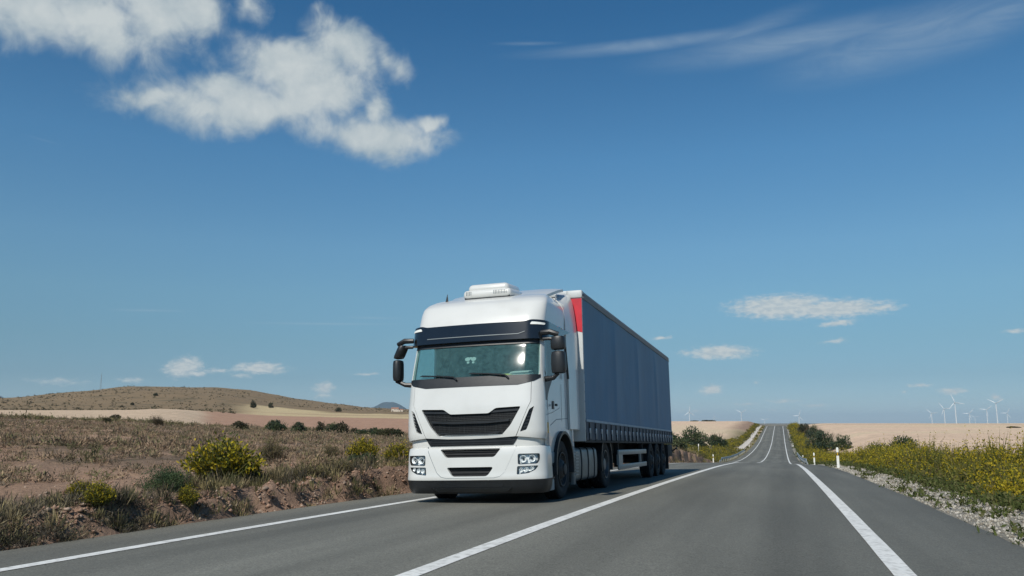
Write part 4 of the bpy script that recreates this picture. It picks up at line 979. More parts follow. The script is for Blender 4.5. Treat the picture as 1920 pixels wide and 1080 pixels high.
bush('shrub', .95, .34, at(-9.35, 17.6), 'low drab green bush in front of the yellow tipped pair by the cab')
bush('broom', .42, .26, at(-9.35, 9.4), 'small sparse yellow green bush at the bank lip left of the cushion')
bush('dry', .55, .45, at(-11.9, 20.6), 'small upright grey green bush standing alone between the spiky bush and the cab')
bush('broom', .34, .30, at(-7.72, 9.6), 'small yellow weed at the foot of the bank beside the asphalt', 'weed', name='weed')
bush('broom', .40, .30, at(-7.85, 8.15), 'yellow green weed low on the bank at the left of the picture', 'weed', name='weed')
bush('dry', .8, .36, at(-8.3, 13.6), 'straw coloured grass hummock on the bank lip right of the yellow bush', 'grass tuft', name='grass_tuft')
bush('dry', .7, .34, at(-8.45, 15.0), 'pale dry grass hummock on the bank halfway to the cab', 'grass tuft', name='grass_tuft')
row = 'dark shrubs along the far edge of the scrub'
for x, y, w, h, lb in ((-55.4, 76.5, 2.6, 1.3, 'dark shrub at the left end of the row before the red field'), (-49.5, 74.6, 3.0, 1.7, 'broad brown green shrub second from the left in the row before the red field'),
                       (-45.1, 71.5, 2.2, 1.5, 'rounded green shrub just left of the gap in the row before the red field'), (-45.5, 76.5, 1.8, 1.7, 'upright shrub just right of the gap in the row before the red field'),
                       (-43.6, 75.3, 2.4, 1.5, 'grey green shrub in the middle of the tight clump before the red field'), (-39.8, 71.1, 3.2, 1.5, 'widest shrub at the right of the tight clump before the red field'),
                       (-34.7, 65.3, 1.7, .85, 'low grey brown shrub between the tight clump and the bright green shrub'), (-33.6, 65.6, 2.2, 1.2, 'bright green rounded shrub towards the truck end of the row'),
                       (-29.2, 59.8, 3.0, .95, 'low spreading brown shrub in the row nearest the truck cab')):
    bush('shrub' if 'green' in lb else 'dark', w*.88, h*.80, at(x, y), lb, 'shrub', row)
bush('lean', 1.6, 1.5, at(-68.2, 79.1), 'leaning dead bush standing out against the pale sandy field', 'dead bush')
bush('dark', 2.1, 1.1, at(-107, 113.5), 'dark shrub alone on the pale sandy field', 'shrub')
bush('dark', 1.2, .9, at(-81, 84.5), 'small dark shrub at the near edge of the pale sandy field', 'shrub')
bush('dark', 4.2, 6.5, at(-354, 503), 'small dark tree at the left end of the yellow field below the hill', 'tree', 'trees on the yellow field', name='tree')
bush('dark', 5.2, 5.0, at(-362.5, 537), 'small dark tree at the middle of the yellow field below the hill', 'tree', 'trees on the yellow field', name='tree')
bush('dark', 5.5, 3.6, at(-312, 548), 'bushy dark tree at the right of the yellow field near the mountain', 'tree', 'trees on the yellow field', name='tree')
bush('dark', 4.6, 2.4, at(-463, 531), 'dark shrub highest up on the scrub hill', 'shrub')
bush('dark', 3.2, 2.0, at(-390, 427), 'dark shrub low on the scrub hill above the sandy field', 'shrub')
# beyond the truck and along the far road
bush('shrub', 3.2, 1.9, at(-10.2, 80), 'grey green shrub on the bank just behind the trailer', 'shrub')
bush('shrub', 2.6, 1.3, at(-8.9, 74), 'olive shrub low on the bank partly behind the trailer', 'shrub')
bush('shrub', 6.2, 4.6, at(-15.5, 158), 'large dark green shrub on the left verge behind the thin marker rod', 'shrub')
bush('shrub', 4.6, 3.6, at(-13.2, 185), 'round dark green shrub on the left verge above the left guard rail', 'shrub')
for x, y, w, h, k, lb in ((8.6, 183, 6.0, 4.6, 'shrub', 'big dark green shrub behind the tallest white marker post'), (6.6, 200, 4.2, 3.4, 'shrub', 'blue green shrub left of the big one on the right verge'),
                          (10.8, 170, 4.4, 3.2, 'shrub', 'dark shrub at the right end of the clump behind the tallest post'), (9.7, 277, 6.0, 4.2, 'shrub', 'dark green shrub high on the right cutting below the crest'),
                          (7.6, 316, 5.2, 3.6, 'dark', 'brown green shrub near the top of the right cutting'), (9.2, 372, 4.6, 2.6, 'dark', 'dark round shrub on the skyline right of the road crest'),
                          (8.6, 84, 3.2, 2.0, 'shrub', 'grey green shrub at the field edge, left one of the pair behind the flowers'), (10.6, 84, 3.6, 2.3, 'shrub', 'taller grey green shrub at the field edge, right one of the pair behind the flowers'),
                          (7.2, 80, 2.6, 1.5, 'dry', 'pale dry bush left of the grey green pair at the field edge')):
    bush(k, w, h, at(x, y), lb, 'shrub')
for x, y, w, lb in ((-36, 446, 9, 'dark low shrub on the skyline above the left field, nearest the road cutting'), (-43, 447, 5, 'dark low shrub on the skyline left of the one by the cutting'), (-62, 446, 7, 'dark low shrub on the skyline close to the trailer'), (70, 300, 5, 'flat dark shrub on the stubble field below the tallest right turbine')):
    bush('dark', w, 1.1, at(x, y), lb, 'shrub').scale.z = .35
# ---- dry scrub on the left
n = 30000
r = np.exp(rng.uniform(math.log(9.5), math.log(141), n)); az = rng.uniform(-.93, -.36, n)
n2_ = 2500; r = np.concatenate([r, rng.uniform(130, 141, n2_)*(1+.02*rng.normal(size=n2_))]); az = np.concatenate([az, rng.uniform(-.93, -.5, n2_)])
X = r*np.sin(az); Y = r*np.cos(az); cl = fbm(X*.22, Y*.22, 101, 3)+.6*fbm(X*.8, Y*.8, 103, 2)
keep = (X < EL-.85) & (cl+.5*fbm(X*.07, Y*.07, 105, 2) > rng.uniform(-.55, .62, len(X))) & ~((np.hypot(X+9.15, Y-10.6) < .7)); X, Y, r, cl = X[keep], Y[keep], r[keep], cl[keep]
edge_ = (r > 128)
Z = ground(X, Y); n = len(X); m = 22
size = rng.uniform(.05, .14, n)*(1+r/62)*(1+1.2*np.clip(cl, 0, .6)); hh = size*rng.uniform(.55, 1.1, n)*np.where(edge_, 1.2, 1)
ci = rng.choice(len(DRYC), n, p=[.25, .18, .19, .09, .13, .16]); tc_ = np.array(DRYC)[ci]; tc_[edge_] *= [.75, .85, .7]
q = rng.normal(size=(n, m, 3))*.5; q[..., 2] = np.abs(q[..., 2])+.25
c = np.stack([X, Y, Z], 1)[:, None]+q*np.stack([size, size, hh], 1)[:, None]*.75
a_ = q+np.array([0, 0, .3])+rng.normal(size=q.shape)*.5
dk = (fbm(X*.5, Y*.5, 107, 3) > .34)[:, None]; tc_ = np.where(dk, tc_*[.55, .62, .52], tc_)
L = Leaves(); L.add(c.reshape(-1, 3), a_.reshape(-1, 3), (np.repeat(hh, m)*rng.uniform(.15, .42, n*m)), np.repeat(size, m)*rng.uniform(.03, .09, n*m), np.repeat(tc_, m, 0)*(1+rng.uniform(-.3, .35, (n*m, 1))))
tag(L.build('dry_scrub', M_dry), 'brown and olive dry scrub covering the ground left of the road', 'scrub', kind='stuff')
# ---- grass and weeds on the eroded bank
n = 4200; Y = np.exp(rng.uniform(math.log(6.2), math.log(90), n)); t = rng.uniform(.03, 1.7, n); X = EL-t
keep = (fbm(X*.9, Y*.9, 111, 3) > rng.uniform(-.55, .4, n)) & ~((t < .75) & (t > .12) & (rng.uniform(0, 1, n) < .42*sm(Y, 7, 11))); keep &= np.hypot(X+8.8, Y-10.4) > .75; X, Y, t = X[keep], Y[keep], t[keep]; n = len(X); Z = ground(X, Y); m = 44
size = rng.uniform(.05, .16, n)*(1+Y/60); hh = size*rng.uniform(.6, 1.4, n)
tc_ = pick([(.26, .21, .12), (.19, .155, .085), (.14, .125, .055), (.10, .085, .06), (.30, .245, .12), (.075, .075, .035), (.055, .05, .035)], n)
q = rng.normal(size=(n, m, 3))*.5; q[..., 2] = np.abs(q[..., 2])+.2
c = np.stack([X, Y, Z], 1)[:, None]+q*np.stack([size, size, hh], 1)[:, None]*.8
L = Leaves(); L.add(c.reshape(-1, 3), (q+[0, 0, .8]).reshape(-1, 3), np.repeat(hh, m)*rng.uniform(.2, .55, n*m), np.repeat(size, m)*rng.uniform(.02, .05, n*m), np.repeat(tc_, m, 0)*(1+rng.uniform(-.35, .35, (n*m, 1))))
tag(L.build('bank_grass', M_dry), 'straw coloured grass and weeds hanging on the eroded roadside bank', 'grass', kind='stuff')
# a tangle of dark dead stems low on the bank nearest the camera
n = 800; Y = rng.uniform(5.6, 9.6, n); t = rng.uniform(.02, 1.1, n); X = EL-t
keep = fbm(X*1.3, Y*1.3, 117, 3) > rng.uniform(-.45, .25, n); X, Y = X[keep], Y[keep]; n = len(X); Z = ground(X, Y); m = 60
size = rng.uniform(.06, .17, n); q = rng.normal(size=(n, m, 3))*.5; q[..., 2] = np.abs(q[..., 2])+.1
tc_ = pick([(.12, .10, .075), (.075, .065, .05), (.17, .14, .095), (.10, .095, .05), (.20, .17, .10), (.05, .045, .035)], n)
L = Leaves(); L.add((np.stack([X, Y, Z], 1)[:, None]+q*size[:, None, None]).reshape(-1, 3), (q+rng.normal(size=q.shape)*.6+[0, 0, .35]).reshape(-1, 3), np.repeat(size, m)*rng.uniform(.12, .45, n*m), np.repeat(size, m)*rng.uniform(.015, .04, n*m), np.repeat(tc_, m, 0)*(1+rng.uniform(-.35, .35, (n*m, 1))))
tag(L.build('dead_brush', M_dry), 'dark tangled dead stems on the bank at the lower left corner', 'brush', kind='stuff')
# ---- stones and clods
def stones(name, X, Y, s, colr, m, label, cat):
    n = len(X); Z = ground(X, Y); o = np.array([[1, 0, 0], [0, 1, 0], [-1, 0, 0], [0, -1, 0], [0, 0, 1], [0, 0, -1.]])
    v = o[None]*rng.uniform(.55, 1.2, (n, 6, 3)).mean(-1, keepdims=True)*s[:, None, None]*rng.uniform(.6, 1.3, (n, 6, 1))*np.array([1, 1, .7])
    a_ = rng.uniform(0, 6.28, n); cs, sn = np.cos(a_)[:, None], np.sin(a_)[:, None]
    v = np.stack([v[..., 0]*cs-v[..., 1]*sn, v[..., 0]*sn+v[..., 1]*cs, v[..., 2]], -1)+np.stack([X, Y, Z+s*.15], 1)[:, None]
    f = np.array([[0, 1, 4], [1, 2, 4], [2, 3, 4], [3, 0, 4], [1, 0, 5], [2, 1, 5], [3, 2, 5], [0, 3, 5]])
    F_ = (np.arange(n)[:, None, None]*6+f[None]).reshape(-1, 3)
    o_ = np_mesh(name, v.reshape(-1, 3), F_, np.repeat(colr, 6, 0), m, smooth=True); return tag(o_, label, cat, kind='stuff')
M_stone = leafy('stone', .9, .0)
n = 9000; Y = np.exp(rng.uniform(math.log(4), math.log(60), n)); X = ER+.02+rng.beta(1.2, 1.4, n)*1.25
stones('gravel', X, Y, rng.uniform(.010, .034, n)*(1+Y/60), pick([(.36, .335, .28), (.30, .28, .23), (.43, .40, .35), (.24, .21, .165)], n), M_stone, 'pale gravel strip between the asphalt and the yellow flowers', 'gravel')
n = 7000; Y = np.exp(rng.uniform(math.log(6.5), math.log(60), n)); t = np.where(rng.uniform(0, 1, n) < .8, rng.normal(.30, .15, n), rng.uniform(.5, 4, n)); t = np.abs(t)+.03
stones('earth_clods', EL-t, Y, rng.uniform(.01, .05, n)*rng.uniform(.3, 1.1, n)*(1+Y/60), pick([(.27, .165, .115), (.22, .135, .092), (.31, .20, .14), (.33, .25, .19)], n), M_stone, 'reddish clods and stones on the eroded bank', 'stones')
# ---- flowers and grass on the verges
def verge(name, Y, t, base, hgt, cols, flower, m_st, m_fl, label, cat, mt, p=None, wid=1., side=1, lean=.35):
    X = ER+t if side > 0 else EL-t
    Z = ground(X, Y); n = len(X); P0 = np.stack([X, Y, Z], 1); sc_ = (1+Y/90)
    d = rng.normal(size=(n, m_st, 3))*[lean, lean, .2]+[0, 0, 1.]; ln = hgt[:, None]*rng.uniform(.5, 1.1, (n, m_st))
    b0 = P0[:, None]+rng.normal(size=(n, m_st, 3))*[.09, .09, 0]*sc_[:, None, None]; d = unit(d); tipp = b0+d*ln[..., None]
    L = Leaves(); L.add((b0+tipp).reshape(-1, 3)/2, d.reshape(-1, 3), ln.ravel()/2, np.repeat(.011*sc_*wid, m_st)*rng.uniform(.6, 1.6, n*m_st), pick(cols, n*m_st, p))
    # leaves low on the stems, blossom at their heads
    k = 3; tt = rng.uniform(.15, .8, (n, m_st, k)); c = (b0[:, :, None]+d[:, :, None]*(ln[..., None]*tt)[..., None]); c = c+rng.normal(size=c.shape)*.03
    L.add(c.reshape(-1, 3), rnd(c.size//3)+[0, 0, .4], np.repeat(.045*sc_, m_st*k), np.repeat(.016*sc_*wid, m_st*k), pick(cols, n*m_st*k, p))
    if flower is not None:
        k = m_fl; sel = (rng.uniform(0, 1, n) < flower); tt = rng.uniform(.62, 1.05, (n, m_st, k)); c = b0[:, :, None]+d[:, :, None]*(ln[..., None]*tt)[..., None]+rng.normal(size=(n, m_st, k, 3))*.028*sc_[:, None, None, None]
        c = c[sel].reshape(-1, 3); L.add(c, rnd(len(c)), np.repeat(.022*sc_[sel], m_st*k)*rng.uniform(.7, 1.4, len(c)), np.repeat(.016*sc_[sel], m_st*k), pick(YEL, len(c), a=.3))
    return tag(L.build(name, mt), label, cat, kind='stuff')
VG = [(.125, .135, .03), (.09, .105, .028), (.17, .165, .035), (.19, .175, .045), (.17, .14, .06)]
n = 9500; Y = np.exp(rng.uniform(math.log(5), math.log(430), n)); t = 1.14+rng.beta(1.2, 1.4, n)*(5.0-1.2*sm(Y, 60, 200))
cl = fbm((ER+t)*.5, Y*.5, 121, 3); keep = cl > rng.uniform(-.9, -.1, n); Y, t, cl = Y[keep], t[keep], cl[keep]
cl2 = fbm((ER+t)*.9+9, Y*.30, 125, 4)
cl3 = fbm((ER+t)*.55+3, Y*.42, 127, 2)
hg = (.24+.36*sm(t, 1.15, 2.5))*rng.uniform(.6, 1.3, len(t))*(1+.5*cl2+1.5*cl3)*1.06*(1+Y/420)
verge('wildflowers', Y, t, 0, hg, VG, (.16+.84*sm(cl2, -.25, .30))*sm(t, 1.1, 1.5)*(1-.45*sm(Y, 60, 150)), 6, 6, 'dense yellow wildflowers filling the right verge between gravel and field', 'wildflowers', M_petal)
n = 2300; Y = np.exp(rng.uniform(math.log(5), math.log(300), n)); t = 1.10+np.abs(rng.normal(0, .16, n)); w_ = rng.uniform(0, 1, n) < .06; t[w_] = rng.uniform(.08, 1.0, w_.sum())
verge('verge_grass', Y, t, 0, rng.uniform(.08, .22, n)*(1+Y/200), [(.07, .09, .025), (.09, .11, .03), (.12, .12, .045)], None, 6, 0, 'short green grass and weeds along the gravel edge', 'grass', M_leaf)
n = 900; Y = np.exp(rng.uniform(math.log(12), math.log(120), n)); t = rng.uniform(4.0, 7.0, n)
verge('dry_grass', Y, t, 0, rng.uniform(.55, 1.0, n), [(.16, .12, .06), (.22, .17, .09), (.10, .09, .04)], None, 4, 0, 'tall thin dry grass stems behind the yellow wildflowers', 'grass', M_dry, lean=.12, wid=.8)
n = 1700; Y = np.exp(rng.uniform(math.log(85), math.log(430), n)); t = .5+rng.beta(1.2, 1.5, n)*7*(1-.6*sm(Y, 200, 330)); t = np.where((Y > 200) & (t > .9) & (t < 2.8), t+2.0, t)
cl = fbm(Y*.05, t*.3, 131, 3); keep = cl > rng.uniform(-.8, .1, n); Y, t = Y[keep], t[keep]
verge('wildflowers', Y, t, 0, rng.uniform(.4, .85, len(Y))*(1-.5*sm(Y, 200, 330)), VG, .30*(1-.6*sm(Y, 220, 330)), 6, 4, 'olive and yellow growth on the far left verge beyond the trailer', 'wildflowers', M_petal, side=-1, wid=1.3)
# ---- scrub dots on the hill
n = 3600; r = rng.uniform(425, 960, n); az = rng.uniform(-.95, -.42, n); X = r*np.sin(az); Y = r*np.cos(az)
yl = (az > -.63) & (r < 720); keep = (fbm(X*.03, Y*.03, 141, 3) > rng.uniform(-.8, .6, n)) & ~yl; X, Y = X[keep], Y[keep]; n = len(X); Z = ground(X, Y); m = 9
s_ = rng.uniform(.3, .9, n)*np.where(rng.uniform(0, 1, n) < .06, 2.0, 1); q = rng.normal(size=(n, m, 3))*.45; q[..., 2] = np.abs(q[..., 2])
L = Leaves(); L.add((np.stack([X, Y, Z], 1)[:, None]+q*s_[:, None, None]).reshape(-1, 3), rnd(n*m)+[0, 0, .3], np.repeat(s_, m)*.55, np.repeat(s_, m)*.3, np.repeat(pick([(.12, .10, .06), (.15, .12, .07), (.09, .08, .045)], n), m, 0)*(1+rng.uniform(-.25, .25, (n*m, 1))))
tag(L.build('hill_scrub', M_dry), 'scattered dark scrub dotted over the brown hill', 'scrub', kind='stuff')
# ---------------------------------------------------------------- roadside furniture
M_post = mat('post_plastic', (.76, .76, .70), .5, var=.05, scale=6, dirt=((.4, .36, .28), .4, 9))
M_band = mat('post_band', (.02, .02, .02), .6)
M_amber = mat('amber_reflector', (.55, .35, .03), .3, var=.1, scale=30)
M_galv = mat('galvanised_steel', (.36, .39, .40), .45, metal=.45, var=.15, scale=4)
def post(x, y, label, h=1.05):
    p = empty('marker_post', (x, y, float(ground(np.array(x), np.array(y)))-.04)); tag(p, label, 'marker post', 'white roadside marker posts')
    half_ = [(-.06, -.05), (.06, -.05), (.045, .04), (0, .06), (-.045, .04)]
    mb = MB(); mb.prism(half_, 2, 0, h*.62, 0); mb.prism(rounded(half_, .02), 2, h*.78, h*.97, 0); mb.prism([(a_*.7, b_*.7) for a_, b_ in half_], 2, h*.97, h, 0); mb.build('post_body', M_post, p)
    mb = MB(); mb.prism([(a_*.98, b_*.98) for a_, b_ in half_], 2, h*.62, h*.78, 0); mb.build('black_band', M_band, p)
    mb = MB(); mb.box(-.028, .028, -.056, -.05, h*.63, h*.77, .004); mb.build('reflector', M_amber, p); return p
post(ER+.20, 45.6, 'tall white marker post with black band on the right at the flower edge', 1.08)
post(ER+.10, 76, 'white marker post on the right farther off, left of the tall post')
post(ER+.35, 128, 'tiny white marker post on the right beside the right guard rail')
post(ER+.35, 232, 'tiny white marker post on the right partway up the far slope')
post(EL-.15, 100, 'white marker post on the left verge behind the trailer')
post(EL-.55, 226, 'tiny white marker post on the left partway up the far slope')
post(EL-8.2, 205, 'tiny white marker post in the left field edge behind the shrubs')
p = empty('marker_rod', at(EL-1.5, 97, .05)); tag(p, 'thin pale rod standing in the left verge beside the marker post', 'marker rod')
mb = MB(); mb.tube([(0, 0, 0), (0, 0, 1.7)], .02, 8); mb.build('rod', M_post, p); mb = MB(); mb.box(-.05, .05, -.012, -.006, 1.45, 1.7); mb.build('plate', M_post, p)
def guard_rail(xo, y0, y1, label):
    g = empty('guard_rail', (xo, y0, float(road_surf(np.array(xo), y0))-.05)); tag(g, label, 'guard rail', 'steel guard rails at the bottom of the dip')
    ys = np.arange(y0, y1+.1, 2.0); z0 = float(road_surf(np.array(xo), y0))-.05
    sec = [(0, .44), (.035, .48), (.035, .53), (0, .58), (.0, .61), (.035, .65), (.035, .70), (0, .74)]; sgn = 1 if xo < 0 else -1
    vs = []; fs = []; P = len(sec)
    for y in ys:
        dip = 0; zz = float(road_surf(np.array(xo), y))-.05-z0; e = min(1, (y-y0)/6+.15, (y1-y)/6+.15); 
        for a_, b_ in sec: vs.append((sgn*a_, y-y0, zz+b_*e if True else 0))
        for a_, b_ in sec[::-1]: vs.append((sgn*(a_-.008), y-y0, zz+b_*e))
    Q = 2*P
    for k in range(len(ys)-1):
        for j in range(Q): fs.append([k*Q+j, k*Q+(j+1) % Q, (k+1)*Q+(j+1) % Q, (k+1)*Q+j])
    mb = MB(); mb.add(vs, fs, 0, False); mb.build('rail', M_galv, g, auto=80)
    for y in np.arange(y0+2, y1, 4.0):
        zz = float(road_surf(np.array(xo), y))-.05-z0; e = min(1, (y-y0)/6+.15, (y1-y)/6+.15)
        mb = MB(); mb.box(-sgn*.09-.04, -sgn*.09+.04, y-y0-.05, y-y0+.05, zz-.3, zz+.72*e); mb.build('rail_post', M_galv, g)
    return g
guard_rail(ER+.25, 104, 176, 'grey steel guard rail on the right where the road dips')
guard_rail(EL-.30, 112, 196, 'grey steel guard rail on the left where the road dips')
# ---------------------------------------------------------------- wind turbines
M_turb = mat('turbine_white', (.60, .63, .64), .5, var=.03, scale=.05)
def blade_mesh():
    mb = MB(); vs = []; fs = []; K = 10
    for j, (s_, ch, th, tw) in enumerate(((1.5, 2.2, 2.0, 80), (4, 2.4, 1.9, 60), (9, 4.0, 1.2, 25), (18, 3.3, .7, 12), (28, 2.3, .45, 5), (36, 1.5, .3, 2), (40, .5, .12, 0))):
        for k in range(K):
            a_ = 2*math.pi*k/K; c_, d_ = ch/2*math.cos(a_)+ch*.18, th/2*math.sin(a_); t_ = R(tw)
            vs.append((c_*math.cos(t_)-d_*math.sin(t_), c_*math.sin(t_)+d_*math.cos(t_)-1.0*(s_/40)**2, s_))
    for j in range(6):
        for k in range(K): fs.append([j*K+k, j*K+(k+1) % K, (j+1)*K+(k+1) % K, (j+1)*K+k])
    fs += [list(range(K))[::-1], [6*K+k for k in range(K)]]
    return mb.add(vs, fs, 0, True)
def turbine():
    t = empty('wind_turbine'); mb = MB(); mb.tube([(0, 0, -20), (0, 0, 40), (0, 0, 78)], [3.0, 2.5, 1.7], 16); mb.build('tower', M_turb, t)
    mb = MB(); mb.box(-1.9, 1.9, -4, 7.5, 77.5, 81.6, .7); mb.build('nacelle', M_turb, t)
    mb = MB(); mb.tube([(0, -4, 79.6), (0, -5.2, 79.6), (0, -6.6, 79.6), (0, -7.2, 79.6)], [1.9, 1.9, 1.3, .2], 14); mb.build('hub', M_turb, t)
    b0 = blade_mesh().build('blade', M_turb, t); b0.location = (0, -5.6, 79.6)
    for k in range(2): c_ = b0.copy(); col.objects.link(c_); c_.parent = t
    return t
proto = turbine(); G = 'wind turbines on the horizon'
TURB = [(954, 6098, -15, (139, 5, -110), 'wind turbine farthest left in the right hand cluster, low with one blade level'),
        (857, 5071, -2, (125, 7, -110), 'wind turbine just left of the tallest one, blade tips nearly touching'),
        (754, 4189, 13, (111, -10, 230), 'tallest wind turbine of the right hand cluster, one blade pointing up'),
        (1169, 6060, -18, (180, 45, -70), 'short wind turbine just right of the tallest one, one blade level left'),
        (1713, 8649, -28, (150, 20, -90), 'smallest wind turbine low in the middle of the right hand cluster'),
        (1152, 5491, -2, (173, 38, -80), 'middling wind turbine just left of the second tallest one'),
        (979, 4466, 14, (150, 30, -90), 'second tallest wind turbine, its blades spread in a Y near the right edge'),
        (1529, 6685, -10, (180, 60, -60), 'faint wind turbine nearest the right edge of the picture'),
        (-520, 5100, -14, (82, -35, 215), 'faint wind turbine close behind the rear of the trailer'),
        (-240, 5606, -13, (150, 32, -90), 'wind turbine on the skyline left of the road crest, blades in a V'),
        (113, 5610, -34, (72, 180, -50), 'wind turbine on the skyline just right of the road crest'),
        (-133, 7714, -55, (160, 25, -90), 'turbine with only its upper blades showing over the road crest'),
        (-753, 10259, -12, (100, -20, 220), 'very faint tiny wind turbine between the trailer and the road cutting')]
for i, (x, y, z, rot, lb) in enumerate(TURB):
    t = proto if i == 0 else copy_tree(proto)
    t.location = (x, y, z); t.rotation_euler = (0, 0, math.atan2(-x, y)+R(random.uniform(-8, 8))); tag(t, lb, 'wind turbine', G)
    for b_, a_ in zip([c_ for c_ in t.children if c_.name.startswith('blade')], rot): b_.rotation_euler = (0, R(90-a_), 0)
# ---------------------------------------------------------------- farm buildings and a mast far off on the left
M_wall = mat('farm_wall', (.60, .52, .42), .9, var=.12, scale=.4); M_roof = mat('farm_roof', (.34, .17, .11), .9, var=.2, scale=.6); M_open = mat('dark_opening', (.03, .03, .03), .9)
h = empty('farmhouse', at(-318, 659, .3), (0, 0, R(24))); h.scale = (.62, .62, .62); tag(h, 'small pale farmhouse far away below the blue mountain beside the cab', 'farmhouse')
mb = MB(); mb.box(-7, 3, -3.5, 3.5, 0, 4.6); mb.box(3, 9, -3, 3, 0, 3.0); mb.build('wall', M_wall, h)
mb = MB(); mb.prism([(-3.9, 4.5), (3.9, 4.5), (0, 6.3)], 0, -7.3, 3.3, 0); mb.prism([(-3.3, 2.95), (3.3, 2.95), (0, 4.2)], 0, 3.01, 9.3, 0); mb.build('roof', M_roof, h)
for x0, z0, x1, z1 in ((-5.6, 0, -4.4, 2.2), (-2.5, 2.6, -1.6, 3.8), (.5, 2.6, 1.4, 3.8), (5.2, 1.0, 6.4, 2.0)):
    mb = MB(); mb.box(x0, x1, -3.56 if x0 < 3 else -3.06, -3.4 if x0 < 3 else -2.9, z0, z1); mb.build('door' if z0 == 0 else 'window', M_open, h)
ms = empty('radio_mast', at(-618, 634, .5)); tag(ms, 'thin radio mast standing on top of the scrub hill', 'mast')
mb = MB()
for x, y in ((-.6, -.35), (.6, -.35), (0, .7)): mb.tube([(x, y, 0), (x*.3, y*.3, 16)], .09, 5)
for k in range(9): mb.tube([(-.6+.045*k, -.35, k*1.7), (.6-.045*k*1.7, -.35, k*1.7+1.6)], .05, 4)
mb.tube([(0, 0, 16), (0, 0, 19)], .07, 6); mb.build('lattice', M_galv, ms)
# ---------------------------------------------------------------- sky, clouds, sun
SUN_EL, SUN_AZ = 44.0, 188.5          # degrees; azimuth of the sun clockwise from the road direction (+Y)
w = bpy.data.worlds.new('World'); sc.world = w; w.use_nodes = True
N = w.node_tree.nodes; Lk = w.node_tree.links; bg = N['Background']
sky = N.new('ShaderNodeTexSky'); sky.sky_type = 'NISHITA'; sky.sun_disc = False; sky.sun_elevation = R(SUN_EL); sky.sun_rotation = R(SUN_AZ)
sky.altitude = 600; sky.air_density = SKY_AIR; sky.dust_density = SKY_DUST; sky.ozone_density = SKY_OZ
bg.inputs['Strength'].default_value = SKY_STR
def V(op, a=None, b_=None, sc_=None):
    n = N.new('ShaderNodeVectorMath'); n.operation = op
    for i, t in enumerate((a, b_)):
        if t is None: continue
        if isinstance(t, tuple): n.inputs[i].default_value = t
        else: Lk.new(t, n.inputs[i])
    if sc_ is not None:
        if isinstance(sc_, (int, float)): n.inputs['Scale'].default_value = sc_
        else: Lk.new(sc_, n.inputs['Scale'])
    return n.outputs['Value'] if op in ('LENGTH', 'DOT_PRODUCT') else n.outputs['Vector']
def Mt(op, a, b_=None, c=None, clamp=False):
    n = N.new('ShaderNodeMath'); n.operation = op; n.use_clamp = clamp
    for i, t in enumerate((a, b_, c)):
        if t is None: continue
        if isinstance(t, (int, float)): n.inputs[i].default_value = t
        else: Lk.new(t, n.inputs[i])
    return n.outputs[0]
def rng_(x, a, b_, c, d, smooth=True):
    n = N.new('ShaderNodeMapRange'); n.interpolation_type = 'SMOOTHSTEP' if smooth else 'LINEAR'
    for i, t in zip(('From Min', 'From Max', 'To Min', 'To Max'), (a, b_, c, d)): n.inputs[i].default_value = t
    Lk.new(x, n.inputs['Value']); return n.outputs['Result']
def noise(vec, scale, detail, rough, dist=0.):
    n = N.new('ShaderNodeTexNoise'); n.inputs['Scale'].default_value = scale; n.inputs['Detail'].default_value = detail; n.inputs['Roughness'].default_value = rough; n.inputs['Distortion'].default_value = dist
    Lk.new(vec, n.inputs['Vector']); return n
tc = N.new('ShaderNodeTexCoord'); D = tc.outputs['Generated']
sp = N.new('ShaderNodeSeparateXYZ'); Lk.new(D, sp.inputs[0])
azd = Mt('MULTIPLY', Mt('ARCTAN2', sp.outputs[0], sp.outputs[1]), 180/math.pi); eld = Mt('MULTIPLY', Mt('ARCSINE', sp.outputs[2]), 180/math.pi)
cb = N.new('ShaderNodeCombineXYZ'); Lk.new(azd, cb.inputs[0]); Lk.new(eld, cb.inputs[1]); P2 = cb.outputs[0]
def field(cl, vec):
    """union of soft ellipses in bearing and elevation"""
    f = None
    for a_, e_, ra, re, ro, s_ in cl:
        mp = N.new('ShaderNodeMapping'); mp.vector_type = 'TEXTURE'; mp.inputs['Location'].default_value = (a_, e_, 0); mp.inputs['Rotation'].default_value = (0, 0, R(ro)); mp.inputs['Scale'].default_value = (ra, re, 1)
        Lk.new(vec, mp.inputs['Vector']); g = Mt('MULTIPLY_ADD', V('LENGTH', mp.outputs[0]), -1.0, s_)
        if f is None: f = g
        else:
            n = N.new('ShaderNodeMath'); n.operation = 'SMOOTH_MAX'; Lk.new(f, n.inputs[0]); Lk.new(g, n.inputs[1]); n.inputs[2].default_value = .25; f = n.outputs[0]
    return f
HIGH = [c for c in CUMULUS if c[1] > 12]; LOW = [c for c in CUMULUS if c[1] <= 12]
# high cumulus
wv = noise(D, 16, 3, .6); warp = V('SCALE', V('SUBTRACT', wv.outputs['Color'], (.5, .5, .5)), sc_=2.4)
fh = field([(a_, e_, ra*1.16, re*1.22, ro, s_*1.2) for a_, e_, ra, re, ro, s_ in HIGH], V('ADD', P2, warp)); nh = noise(D, 24, 12, .64, .35).outputs['Fac']; nh2 = noise(V('ADD', D, (.013, 0, .02)), 17, 8, .6, .4).outputs['Fac']
dh = Mt('ADD', Mt('MULTIPLY', fh, 1.35), Mt('MULTIPLY_ADD', nh, 1.8, -.78)); ah = rng_(dh, -.05, 1.2, 0, .95)
toneh = rng_(Mt('ADD', Mt('MULTIPLY', dh, .30), nh2), .42, 1.02, 0, 1, False)
